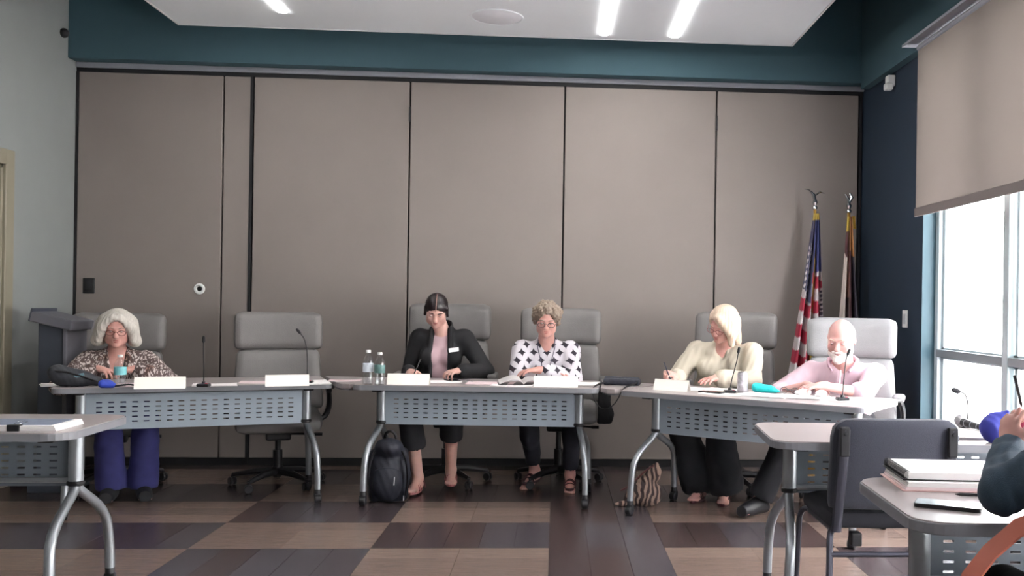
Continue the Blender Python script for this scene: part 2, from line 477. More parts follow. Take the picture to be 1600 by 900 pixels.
# ---- walls
bm = B(); box(bm, XL - .2, XR + .2, YW + .02, YW + .25, -.1, ZC + .1)
wall_back = struct('wall_back', bm, M['dark_gap'])
seams = [-3.58, -2.512, -2.304, -1.128, .048, 1.229, 2.385]
for i, (a, b) in enumerate(zip(seams[:-1], seams[1:])):
    g0 = .006 if i not in (0, 2) else .018
    g1 = .006 if i != len(seams) - 2 else .03
    bm = B(); box(bm, a + g0, b - g1, YW - .012, YW + .02, .056, 2.925, bev=.004, seg=1)
    pn = obj('panel', bm, M['panel'], wall_back)
    if i == 0:
        bm = B(); box(bm, -3.51, -3.425, YW - .018, YW - .01, 1.275, 1.39, bev=.003, seg=1)
        hd = obj('recessed_pull', bm, M['black'], pn)
        bm = B(); box(bm, -3.495, -3.44, YW - .021, YW - .017, 1.29, 1.375)
        tube(bm, [(-3.49, YW - .023, 1.31), (-3.445, YW - .023, 1.31)], .004, 6)
        obj('pull_grip', bm, M['blackm'], pn)
        bm = B(); Mx = Matrix.Rotation(pi / 2, 4, 'X')
        lathe(bm, [(.018, .0), (.041, .0), (.041, .006), (.034, .01), (.026, .01), (.018, .003)], 24, (-2.666, YW - .012, 1.322), Mx)
        obj('lock_ring', bm, M['white'], pn)
        bm = B(); lathe(bm, [(0, .009), (.012, .009), (.014, 0), (.027, .0015), (.027, 0)], 20, (-2.666, YW - .012, 1.322), Mx)
        obj('lock_cylinder', bm, M['black'], pn)
    if i in (3, 5):
        bm = B(); box(bm, a - .007, a + .007, YW - .024, YW - .01, 2.62, 2.73)
        tube(bm, [(a, YW - .026, 2.62), (a, YW - .026, 2.73)], .006, 8)
        obj('seam_latch', bm, M['black'], pn)
bm = B()
for a in (seams[0] + .006, seams[2] - .002, seams[-1] - .014):
    box(bm, a - .008, a + .012, YW - .018, YW + .02, .02, 2.925)
obj('edge_seal', bm, M['blacktrim'], wall_back)
bm = B(); box(bm, XL, seams[-1], YW - .012, YW + .02, .0, .056)
obj('bottom_sweep', bm, M['blacktrim'], wall_back)
bm = B(); box(bm, XL, XR, YW - .012, YW + .02, 2.925, 2.957)
obj('ceiling_track', bm, M['dark_gap'], wall_back)
bm = B(); box(bm, XL, XR + .02, YW - .03, YW + .02, 2.955, 2.995, bev=.004, seg=1)
struct('trim_1', bm, M['lighttrim'])

# left wall with a door opening
DY0, DY1, DZ = 5.45, 6.5, 2.12
bm = B()
box(bm, XL - .15, XL, DY1, YW + .2, -.1, ZC); box(bm, XL - .15, XL, YB - .2, DY0, -.1, ZC); box(bm, XL - .15, XL, DY0, DY1, DZ, ZC)
wall_left = struct('wall_left', bm, M['wall'])
bm = B(); box(bm, XL - .12, XL - .07, DY0 + .04, DY1 - .05, .01, DZ - .05, bev=.004, seg=1)
door = struct('door_1', bm, M['doorw'])
bm = B()
for (a, b) in ((DY1 - .02, DY1 + .08), (DY0 - .08, DY0 + .02)): box(bm, XL - .02, XL + .02, a, b, 0, DZ + .08, bev=.004, seg=1)
box(bm, XL - .02, XL + .0195, DY0, DY1, DZ - .02, DZ + .08, bev=.004, seg=1)
box(bm, XL - .14, XL, DY1 - .045, DY1 - .02, 0, DZ); box(bm, XL - .14, XL, DY0 + .02, DY0 + .045, 0, DZ); box(bm, XL - .14, XL, DY0, DY1, DZ - .045, DZ)
obj('door_frame', bm, M['beige'], door)
bm = B(); tube(bm, [(XL - .07, DY0 + .12, 1.02), (XL - .015, DY0 + .12, 1.02), (XL - .01, DY0 + .14, 1.02), (XL - .01, DY0 + .24, 1.02)], .009, 8)
obj('door_handle', bm, M['chrome'], door, True)
bm = B(); box(bm, XL - .4, XL - .15, DY0 - .1, DY1 + .1, 0, DZ + .1)
struct('wall_corridor', bm, M['wall'])
bm = B(); box(bm, XL, XL + .012, DY1 + .08, YW - .02, 0, .1, bev=.003, seg=1); box(bm, XL, XL + .012, YB, DY0 - .08, 0, .1, bev=.003, seg=1)
struct('baseboard_left', bm, M['base'])

# right wall with three window bays; first opening starts 1.29 m from the partition
WIN = [(2.35, 6.13), (-.9, 1.9)]
WZ0, WZ1 = .28, 2.93
bm = B()
ys = [YW + .2, 6.13, 2.35, 1.9, -.9, YB - .2]
box(bm, XR, XR + .24, ys[1], ys[0], -.1, ZC); box(bm, XR, XR + .24, ys[3], ys[2], -.1, ZC); box(bm, XR, XR + .24, ys[5], ys[4], -.1, ZC)
for (a, b) in WIN:
    box(bm, XR, XR + .24, a, b, -.1, WZ0); box(bm, XR, XR + .24, a, b, WZ1, ZC)
wall_right = struct('wall_right', bm, M['navy'])
bm = B(); box(bm, XR - .012, XR, 6.14, YW - .02, 0, .1, bev=.003, seg=1); box(bm, XR - .012, XR, YB, 6.14, 0, .1, bev=.003, seg=1)
struct('baseboard_right', bm, M['base'])
FX0, FX1 = XR + .085, XR + .165      # frame depth
TZ0, TZ1 = .945, .995
def window(nm, a, b, mull):
    bm = B(); f = .055
    box(bm, FX0, FX1, b - f, b, WZ0, WZ1, bev=.003, seg=1); box(bm, FX0, FX1, a, a + f, WZ0, WZ1, bev=.003, seg=1)
    box(bm, FX0, FX1, a, b, WZ0, WZ0 + f, bev=.003, seg=1); box(bm, FX0, FX1, a, b, WZ1 - f, WZ1, bev=.003, seg=1)
    w = struct(nm, bm, M['frame'])
    bm = B(); box(bm, XR - .002, FX0, b - .004, b + .003, WZ0, WZ1); box(bm, XR - .002, FX0, a - .003, a + .004, WZ0, WZ1)
    obj('jamb_liner', bm, M['jamb'], w)
    bm = B(); box(bm, FX1, XR + .25, b - .006, b + .003, WZ0, WZ1); box(bm, FX1, XR + .25, a - .003, a + .006, WZ0, WZ1); obj('outer_reveal', bm, M['frame'], w)
    bm = B(); box(bm, XR - .02, FX0, a - .02, b + .001, WZ0 - .02, WZ0 + .006, bev=.004, seg=1)
    obj('window_sill', bm, M['white'], w)
    edges = sorted([a] + mull + [b])
    for m_ in mull:
        bm = B(); box(bm, FX0 - .006, FX1, m_ - .035, m_ + .035, WZ0, WZ1, bev=.004, seg=1)
        obj('mullion', bm, M['frame'], w)
    for i in range(len(edges) - 1):
        y0, y1 = edges[i] + .035, edges[i + 1] - .035
        bm = B(); box(bm, FX0 - .004, FX1 - .01, y0, y1, TZ0, TZ1, bev=.003, seg=1); obj('transom', bm, M['frame_shaded'], w)
        for z0, z1 in ((WZ0 + .04, TZ0), (TZ1, WZ1 - .04)):
            bm = B(); s = .028     # inner sash bars round each pane
            for q in ((y1 - s - .02, y1 - .018), (y0 + .018, y0 + s + .02)): box(bm, FX0 + .03, FX0 + .055, q[0], q[1], z0, z1)
            box(bm, FX0 + .03, FX0 + .055, y0, y1, z0, z0 + .012); box(bm, FX0 + .03, FX0 + .055, y0, y1, z1 - .012, z1)
            obj('glazing_bead', bm, M['frame'], w)
            bm = B(); box(bm, FX0 + .04, FX0 + .046, y0, y1, z0, z1); obj('pane', bm, M['glass'], w)
    return w
window('window_1', 2.35, 6.13, [5.13, 4.2, 3.27])
window('window_2', -.9, 1.9, [.97, .04])
# rear wall
bm = B(); box(bm, XL - .2, XR + .2, YB - .2, YB, -.1, ZC + .1); struct('wall_rear', bm, M['wall'])
# ceiling deck, back bulkhead, right bulkhead
bm = B(); box(bm, XL - .2, XR + .3, YB - .2, YW + .25, ZC, ZC + .12); struct('ceiling', bm, M['teal'])
bm = B(); box(bm, XL, XR, 7.277, YW + .02, 2.994, ZC, bev=.003, seg=1); struct('trim_2', bm, M['teal'])
bm = B(); box(bm, 2.33, XR, YB, 7.277, 2.945, ZC); struct('trim_3', bm, M['teal'])
bm = B(); box(bm, 2.235, 2.345, 2.3, 6.13, 2.96, 2.972, bev=.002, seg=1); box(bm, 2.23, 2.237, 2.3, 6.13, 2.958, 2.975); struct('trim_4', bm, M['lighttrim'])
# floating white ceiling cloud with a thin bright rim
bm = B(); box(bm, -2.703, 1.722, YB + .5, 7.04, 3.2, 3.30, bev=.002, seg=1)
cloud = struct('ceiling_cloud', bm, M['cloud'])
bm = B(); e = .012
box(bm, -2.703 - e, 1.722 + e, 7.04, 7.04 + e, 3.196, 3.303); box(bm, -2.703 - e, -2.703, YB + .5, 7.04, 3.196, 3.303); box(bm, 1.722, 1.722 + e, YB + .5, 7.04, 3.196, 3.303)
obj('edge_profile', bm, M['white'], cloud)
def led(x, y0, y1, label):
    t = thing('led_strip_light', label, 'light', (x, (y0 + y1) / 2, 3.2), 0, 'recessed light strips in the white ceiling')
    bm = B(); prism(bm, rrect(-.034, .034, -(y1 - y0) / 2, (y1 - y0) / 2, .03), -.006, .01); obj('diffuser', bm, M['led'], t)
    bm = B(); r1 = rrect(-.042, .042, -(y1 - y0) / 2 - .006, (y1 - y0) / 2 + .006, .034); prism(bm, r1, -.001, .008); obj('rim', bm, M['white'], t)
led(.318, 3.9, 6.93, 'bright recessed light strip, left one of the close pair above the middle tables')
led(.828, 3.9, 6.92, 'bright recessed light strip, right one of the close pair, nearer the window')
led(-1.872, 3.9, 6.66, 'bright light strip alone on the left of the white ceiling, ending short of its edge')
for x, y, w1, w2 in ((-1.6, 1.6, 'front', 'door'), (.6, 1.6, 'front', 'window'), (-1.6, -1.0, 'rear', 'door'), (.6, -1.0, 'rear', 'window')):  # unseen lamps, added to brighten the room from behind
    t = thing('fill_light', 'added unseen square fill light of the %s pair over the audience, on the %s side' % (w1, w2), 'light', (x, y, 3.2), 0, 'added fill lights behind the viewer')
    bm = B(); box(bm, -.3, .3, -.3, .3, -.004, .01); obj('diffuser', bm, M['fillpanel'], t)
    bm = B(); box(bm, -.32, .32, -.32, .32, -.002, .009); obj('rim', bm, M['white'], t)
t = thing('ceiling_speaker', 'round flush white speaker grille in the white ceiling', 'speaker', (-.43, 6.59, 3.2))
bm = B(); lathe(bm, [(0, -.004), (.165, -.004), (.168, -.002), (.168, .006), (0, .006)], 40); obj('grille', bm, mat('grille_white', rgb(228, 228, 234), .85), t, True)
bm = B(); lathe(bm, [(.168, -.003), (.172, -.007), (.182, -.006), (.184, 0), (.184, .004), (.168, .004)], 40); obj('ring', bm, M['cloud'], t, True)
t = thing('drum_light', 'pale round lamp ring hung beside the right edge of the white ceiling', 'light', (1.81, 5.80, 3.19))
bm = B(); lathe(bm, [(0, 0), (.07, 0), (.085, .006), (.09, .03), (.08, .05), (0, .05)], 28); obj('shade', bm, M['lighttrim'], t, True)
bm = B(); tube(bm, [(0, 0, .05), (0, 0, ZC - 3.19)], .006, 8); obj('stem', bm, M['black'], t)

# roller shade (hangs inside the window wall)
t = thing('roller_shade', 'large beige roller shade half lowered over the window', 'shade', (2.30, 4.2, 2.95))
bm = B(); n = 24
zz = [0, -.3, -.6, -.9, -1.06]
rows = []
for j, z in enumerate(zz):
    rows.append([(0.004 * sin(i * .9) * (j / 4), -1.83 + 3.66 * i / n, z) for i in range(n + 1)])
vv = [[bm.verts.new(p) for p in r] for r in rows]; vb = [[bm.verts.new((p[0] + .0015, p[1], p[2])) for p in r] for r in rows]
for j in range(len(zz) - 1):
    for i in range(n):
        bm.faces.new((vv[j][i], vv[j][i + 1], vv[j + 1][i + 1], vv[j + 1][i]))
obj_sh = obj('fabric', bm, M['shade'], t, True)
bm = B(); box(bm, -.008, .008, -1.835, 1.835, -1.105, -1.05, bev=.004, seg=2); obj('hem_bar', bm, M['hem'], t)
bm = B(); tube(bm, [(0.01, -1.83, -.02), (0.01, 1.83, -.02)], .02, 14); obj('roller', bm, M['lighttrim'], t)
t2 = copy_tree(t); t2['label'] = 'added unseen beige roller shade holding back light at the window bay nearer the audience'; t2.location.y = .5; t2.scale.y = .80  # unseen copy, added to cut light from the second window
# outside: ground and a neighbouring wall clad in white lap siding
bm = B(); box(bm, XR + .24, 16, -8, 22, -.3, -.12); struct('ground_outside', bm, M['bounce_ground'])
bm = B(); box(bm, 6.4, 6.6, -6, 20, -.12, 4.4); sw = struct('wall_outside', bm, M['siding'])
sb = B(); box(sb, -.012, .0, -6, 20, 0, .19)
for v in sb.verts:
    if v.co.x < -.001 and v.co.z < .1: v.co.x -= .014
sme = bpy.data.meshes.new('siding_board'); bmesh.ops.recalc_face_normals(sb, faces=sb.faces[:]); sb.to_mesh(sme); sb.free(); sme.materials.append(M['siding'])
for k in range(24):
    o = bpy.data.objects.new('siding_board', sme); COL.objects.link(o); o.parent = sw; o.location = (6.4, 0, -.1 + k * .185)

# small fittings on walls
t = thing('wall_sensor', 'small white motion sensor high on the dark blue wall', 'sensor', (XR, 6.72, 2.86))
bm = B(); box(bm, -.055, 0, -.035, .035, -.02, .06, bev=.008); obj('housing', bm, M['white'], t)
bm = B(); box(bm, -.075, -.02, -.05, .012, -.05, .0, bev=.01); obj('lens_head', bm, M['white'], t)
t = thing('light_switch', 'white narrow switch plate on the dark blue wall', 'switch', (XR, 6.42, 1.185))
bm = B(); box(bm, -.008, 0, -.045, .045, -.06, .06, bev=.003); obj('plate', bm, M['white'], t)
bm = B(); box(bm, -.012, -.007, -.018, .018, -.035, .035, bev=.002); obj('rocker', bm, mat('rocker', rgb(190, 190, 196), .4), t)
t = thing('black_sensor', 'small black dome camera high on the pale left wall', 'camera', (XL, 7.19, 3.15))
bm = B(); lathe(bm, [(0, .045), (.02, .042), (.032, .03), (.036, .012), (.03, 0), (0, 0)], 20, M=Matrix.Rotation(pi / 2, 4, 'Y')); obj('dome', bm, M['black'], t, True)

# lectern in the left corner
t = thing('lectern', 'slate blue lectern with a thick slanted grey top against the left wall', 'lectern', (-3.19, 6.46, 0))
Ms = Matrix.Translation((0, 0, 1.095)) @ Matrix.Rotation(radians(13), 4, 'Y')
bm = B(); box(bm, -.13, .13, -.14, .16, -.035, .03, bev=.008, M=Ms); obj('slanted_top', bm, M['podium_top'], t)
bm = B(); box(bm, -.135, -.12, -.14, .16, -.035, .05, bev=.004, seg=1, M=Ms); obj('book_stop', bm, M['podium'], t)
bm = B(); box(bm, -.09, .07, -.11, .13, .06, 1.08, bev=.006); obj('column', bm, M['podium'], t)
bm = B(); box(bm, .068, .095, -.125, .14, .04, 1.05, bev=.006); obj('side_panel', bm, M['podium_top'], t)
bm = B(); box(bm, -.13, .12, -.14, .16, 0, .06, bev=.008); obj('plinth', bm, M['podium'], t)
#FURN
# ================================================================ tables
def perf_panel(w, z0, z1, cols=19, nrow=5, pitch=.0625, sw=.03, sh=.0075, rp=.0285):
    bm = B(); xs = [-w / 2]; 
    x = -pitch * (cols - 1) / 2
    for i in range(cols): xs += [x - sw / 2, x + sw / 2]; x += pitch
    xs.append(w / 2); zs = [z0]; z = z0 + (z1 - z0) * .2
    for j in range(nrow): zs += [z - sh / 2, z + sh / 2]; z += rp
    zs.append(z1)
    g = [[bm.verts.new((a, 0, b)) for b in zs] for a in xs]
    for i in range(len(xs) - 1):
        for j in range(len(zs) - 1):
            if i % 2 == 1 and j % 2 == 1: continue
            bm.faces.new((g[i][j], g[i + 1][j], g[i + 1][j + 1], g[i][j + 1]))
    r = bmesh.ops.extrude_face_region(bm, geom=bm.faces[:])
    for v in r['geom']:
        if isinstance(v, bmesh.types.BMVert): v.co.y += .0025
    # folded lower lip
    box(bm, -w / 2, w / 2, -.004, .02, z0 - .004, z0)
    return bm
def make_table(label, panel_side=-1, L=1.5, rc=.05, rfl=.05):
    """origin on the floor under the middle; local -y is the edge nearest the viewer; panel_side -1 = panel at that edge"""
    t = thing('folding_table', label, 'table')
    n = 6
    def outline(o, r0):
        return rrect(-L / 2 - o, L / 2 + o, -.305 - o, .305 + o, r0 + o, n)
    bm = B(); prism(bm, outline(-.002, rc), .711, .7405, bev=.0015, seg=1); obj('tabletop', bm, M['laminate'], t)
    bm = B(); prism(bm, outline(.003, rc), .708, .737, bev=.003, seg=2); obj('edge_band', bm, M['edge'], t)
    py = panel_side * .16
    for sx in (-1, 1):
        X = sx * (L / 2 - .125)
        bm = B(); tube(bm, [(X, py * .4, .70), (X, py * .4, .49)], .029, 14); obj('post', bm, M['silver'], t, True)
        bm = B(); box(bm, X - .03, X + .03, -.2, .2, .688, .709, bev=.004, seg=1); obj('support_arm', bm, M['black'], t)
        bm = B(); lathe(bm, [(.029, 0), (.034, .004), (.034, .016), (.029, .02)], 14, (X, py * .4, .477)); obj('collar', bm, M['black'], t, True)
        for sy in (-1, 1):
            bm = B()
            yy = sy * .27; xo = X + sx * .055
            tube(bm, bez((X, py * .4, .485), (X + sx * .008, py * .4 + sy * .02, .43), (xo - sx * .02, yy * .75, .40), (xo - sx * .008, yy * .92, .30), 7)
                 + bez((xo - sx * .008, yy * .92, .30), (xo - sx * .003, yy * .97, .25), (xo, yy, .15), (xo, yy, .085), 5)[1:], .0195, 10)
            lg = obj('leg', bm, M['silver'], t, True)
            bm = B(); lathe(bm, [(0, .09), (.016, .09), (.019, .085), (.019, .06), (0, .06)], 12, (xo, yy, 0))
            box(bm, xo - .022, xo + .022, yy - .012, yy + .018, .022, .062, bev=.006)
            cs = obj('caster', bm, M['black'], t, True)
            bm = B(); lathe(bm, [(0, -.02), (.022, -.02), (.026, -.016), (.026, .016), (.022, .02), (0, .02)], 16, (xo, yy - .008, .026), Matrix.Rotation(pi / 2, 4, 'Y'))
            obj('caster_wheel', bm, M['black'], cs, True)
    pw = 2 * (L / 2 - .125) - .052
    bm = perf_panel(pw, .478, .682, cols=int((pw - .05) / .0625)); po = obj('modesty_panel', bm, M['silverp' if panel_side < 0 else 'silverp_shaded'], t); po.location.y = py * .4 + panel_side * .012
    bm = B(); box(bm, -pw / 2, pw / 2, min(0, py * .6), max(0, py * .6) , .684, .7, bev=.002, seg=1); obj('cable_tray', bm, M['black'], t)
    bm = B(); tube(bm, [(-L / 2 + .14, py * .4, .50), (L / 2 - .14, py * .4, .50)], .012, 8); obj('crossbar', bm, M['silver'], t, True)
    return t
def put(o, x, y, deg): o.location = (x, y, 0); o.rotation_euler.z = radians(deg); return o
T1 = put(make_table('grey folding table angled on the left, with a handbag and a blue item on it'), -2.175, 6.055, 20)
T2 = put(copy_tree(T1), -.461, 6.195, -4); T2['label'] = 'grey folding table in the centre of the back row, with two water bottles on it'
T3 = put(copy_tree(T1), 1.171, 5.526, -36); T3['label'] = 'grey folding table angled on the right below the flags, covered with papers'
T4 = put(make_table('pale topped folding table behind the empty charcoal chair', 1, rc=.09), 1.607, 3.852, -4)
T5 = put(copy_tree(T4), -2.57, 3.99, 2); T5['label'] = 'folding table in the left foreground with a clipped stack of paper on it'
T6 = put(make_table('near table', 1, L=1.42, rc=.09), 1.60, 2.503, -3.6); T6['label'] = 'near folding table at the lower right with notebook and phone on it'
for q in (T1, T2, T3, T4, T5, T6): q['group'] = 'folding meeting tables'

def connector(pts, label):
    c = Vector((sum(p[0] for p in pts) / len(pts), sum(p[1] for p in pts) / len(pts), 0))
    q = [(p[0] - c.x, p[1] - c.y) for p in pts]
    Mi = Matrix.Rotation(radians(4), 4, 'Z') @ Matrix.Translation((.461, -6.195, 0)) @ Matrix.Translation(c)
    bm = B(); prism(bm, q, .7105, .7395, bev=.002, seg=1)
    for v in bm.verts: v.co = Mi @ v.co
    t = obj('corner_top', bm, M['laminate'], T2); t['label'] = label
    bm = B(); prism(bm, [(x * .9, y * .9) for x, y in q], .700, .7105)
    for v in bm.verts: v.co = Mi @ v.co
    obj('edge_band', bm, M['edge'], t)
connector([(-1.342, 6.06), (-1.30, 6.0), (-1.255, 5.985), (-1.222, 6.02), (-1.182, 6.55), (-1.545, 6.62)], 'small grey wedge tabletop closing the corner between the left and centre tables')
connector([(.285, 5.90), (.32, 5.82), (.365, 5.80), (.41, 5.84), (.70, 6.21), (.324, 6.46)], 'small grey wedge tabletop joining the centre table to the right one, under a black pouch')

# ================================================================ executive chairs
def make_exec(label, top=1.16, mk='leather'):
    t = thing('executive_chair', label, 'chair')
    dz = top - 1.16; L_ = M[mk]
    def bend(bm, zc, tilt=.0):
        for v in bm.verts:
            v.co.y += -.05 * (abs(v.co.x) / .28) ** 2.2 + tilt * (v.co.z)
    bm = cushion(.58, .12, .265, .05, .012, div=9); bend(bm, 0, .16)
    o = obj('headrest', bm, L_, t, True); o.location = (0, .275, 1.03 + dz)
    bm = cushion(.57, .11, .42, .045, .02, div=9)
    for v in bm.verts:
        v.co.x *= 1 - .06 * v.co.z / .21
    bend(bm, 0, .16); o = obj('backrest', bm, L_, t, True); o.location = (0, .225, .70 + dz)
    bm = B(); box(bm, -.2, .2, .0, .02, -.3, .3, bev=.01); 
    for v in bm.verts: v.co.y += .16 * v.co.z
    o = obj('back_shell', bm, M['black'], t); o.location = (0, .305, .80 + dz)
    bm = cushion(.54, .52, .11, .05, .015, div=9)
    for v in bm.verts:
        if v.co.y < -.15: v.co.z -= (-.15 - v.co.y) * .25
    o = obj('seat', bm, L_, t, True); o.location = (0, -.03, .455 + dz)
    bm = B(); box(bm, -.2, .2, -.2, .2, .375 + dz, .41 + dz, bev=.01); obj('seat_pan', bm, M['black'], t)
    bm = B(); box(bm, -.08, .08, -.13, .1, .315 + dz, .38 + dz, bev=.015); tube(bm, [(.05, -.05, .35 + dz), (.25, -.08, .345 + dz)], .006, 6); tube(bm, [(.23, -.08, .345 + dz), (.28, -.085, .345 + dz)], .011, 8)
    obj('tilt_mechanism', bm, M['black'], t)
    bm = B(); tube(bm, [(0, 0, .33 + dz), (0, 0, .2)], .018, 12); tube(bm, [(0, 0, .24), (0, 0, .09)], .03, 12); obj('gas_column', bm, M['black'], t, True)
    for sx in (-1, 1):
        bm = B(); pts = bez((sx * .24, .12, .42 + dz), (sx * .36, .16, .40 + dz), (sx * .345, .17, .58 + dz), (sx * .32, .05, .645 + dz), 8) + [Vector((sx * .315, -.14, .65 + dz))]
        tube(bm, pts, .018, 8, flat=1.4)
        a = obj('armrest', bm, M['black'], t, True)
        bm = cushion(.075, .26, .035, .016, .004, div=4); p = obj('arm_pad', bm, L_, a, True); p.location = (sx * .315, -.05, .672 + dz)
    bm = B(); 
    for k in range(5):
        a = 2 * pi * k / 5 + .3
        tube(bm, [(0, 0, .10), (.15 * cos(a), .15 * sin(a), .095), (.30 * cos(a), .30 * sin(a), .07)], [.03, .023, .014], 8)
    lathe(bm, [(0, .13), (.035, .13), (.045, .07), (0, .07)], 16); obj('star_base', bm, M['black'], t, True)
    for k in range(5):
        a = 2 * pi * k / 5 + .3
        bm = B(); Rm = Matrix.Translation((.30 * cos(a), .30 * sin(a), .028)) @ Matrix.Rotation(a + .7, 4, 'Z')
        for s_ in (-.014, .014): lathe(bm, [(0, -.009), (.024, -.009), (.028, -.005), (.028, .005), (.024, .009), (0, .009)], 14, M=Rm @ Matrix.Translation((s_, 0, 0)) @ Matrix.Rotation(pi / 2, 4, 'Y'))
        tube(bm, [Rm @ Vector((0, 0, .0)), Rm @ Vector((0, 0, .045))], .009, 6)
        obj('caster', bm, M['black'], t, True)
    return t
CH = [(-2.905, 6.60, 20, 1.140, 'grey leather executive chair behind the white-haired woman in the patterned blouse', 'leather'),
      (-1.85, 6.61, 17, 1.162, 'empty grey leather executive chair behind the left table', 'leather'),
      (-.742, 6.72, 2, 1.238, 'grey leather executive chair behind the woman in the black blazer', 'leather'),
      (.035, 6.72, -2, 1.218, 'grey leather executive chair behind the woman in the spotted white blouse', 'leather'),
      (1.215, 6.55, -18, 1.21, 'grey leather executive chair behind the blonde woman', 'leather'),
      (1.865, 6.0, -22, 1.185, 'pale grey leather executive chair behind the bearded man', 'leather_light')]
chairs = []
for (x, y, a, tp, lb, mk) in CH:
    c = make_exec(lb, tp, mk); c['group'] = 'executive chairs in the back row'; put(c, x, y, a); chairs.append(c)

# ================================================================ stacking chair in the foreground
def make_stack(label):
    t = thing('stacking_chair', label, 'chair')   # sitter faces +y; the back is at y = -.25
    bm = cushion(.49, .05, .35, .024, .01, div=9)
    for v in bm.verts:
        c = v.co; # rounder upper corners
        if c.z > .06 and abs(c.x) > .17:
            d = sqrt((abs(c.x) - .17) ** 2 + (c.z - .1) ** 2) if c.z > .1 else 0
            if d > .075: 
                k = .075 / d; c.x = math.copysign(.17 + (abs(c.x) - .17) * k, c.x); c.z = .1 + (c.z - .1) * k
        c.y += .035 * (1 - (c.x / .245) ** 2) * -1 * .6 - .13 * c.z
    o = obj('backrest', bm, M['cfabric'], t, True); o.location = (0, -.245, .665)
    bm = cushion(.47, .46, .07, .03, .008, div=8); o = obj('seat', bm, mat('black_seat_fabric', rgb(38, 38, 46), .9, var=.12, nscale=260, bump=.3, bscale=500), t, True); o.location = (0, .0, .445)
    for sx in (-1, 1):
        X = sx * .20
        bm = B(); prof = [(X * 1.02, -.305, .80), (X * 1.03, -.285, .66), (X * 1.06, -.262, .50), (X * 1.08, -.255, .41)]
        tube(bm, prof, [.014, .014, .013, .012], 8, flat=1.6); u = obj('upright', bm, M['cframe'], t, True)
        bm = B(); box(bm, X * 1.02 - .018, X * 1.02 + .018, -.318, -.296, .70, .81, bev=.005); 
        lathe(bm, [(0, .004), (.006, .003), (.007, 0), (0, 0)], 8, (X * 1.02, -.319, .785), Matrix.Rotation(pi / 2, 4, 'X'))
        obj('back_bracket', bm, M['blackm'], u)
        bm = B(); tube(bm, bez((X * 1.08, -.20, .41), (X * 1.2, -.25, .41), (X * 1.22, -.27, .38), (X * 1.24, -.285, .3), 6) + [Vector((X * 1.3, -.32, .012))], .0125, 8)
        obj('leg', bm, M['cframe'], t, True)
        bm = B(); tube(bm, bez((X * 1.08, .15, .41), (X * 1.2, .20, .41), (X * 1.22, .215, .38), (X * 1.22, .22, .3), 6) + [Vector((X * 1.26, .235, .012))], .0125, 8)
        obj('leg', bm, M['cframe'], t, True)
        for yy in (-.32, .235):
            bm = B(); lathe(bm, [(0, 0), (.016, 0), (.016, .022), (.013, .026), (0, .026)], 10, (X * (1.3 if yy < 0 else 1.26), yy, 0)); obj('foot_glide', bm, M['black'], t, True)
        bm = B(); tube(bm, [(X * 1.08, -.21, .405), (X * 1.08, .16, .405)], .0115, 8); obj('seat_rail', bm, M['cframe'], t, True)
    bm = B(); tube(bm, [(-.245, -.28, .33), (.245, -.28, .33)], .011, 8); obj('stretcher', bm, M['cframe'], t, True)
    for q_ in (-.165, .125):
        bm = B(); box(bm, q_, q_ + .04, -.285, -.235, .36, .41, bev=.005); obj('ganging_bracket', bm, M['black'], t)
    return t
SC = make_stack('empty charcoal fabric stacking chair seen from behind in the right foreground')
SC.location = (1.288, 3.80, 0); SC.rotation_euler.z = radians(-1)
SC2 = copy_tree(SC); SC2['label'] = 'charcoal stacking chair under the person in denim at the right edge'
SC2.location = (1.24, 1.93, 0); SC2.rotation_euler.z = radians(-4)
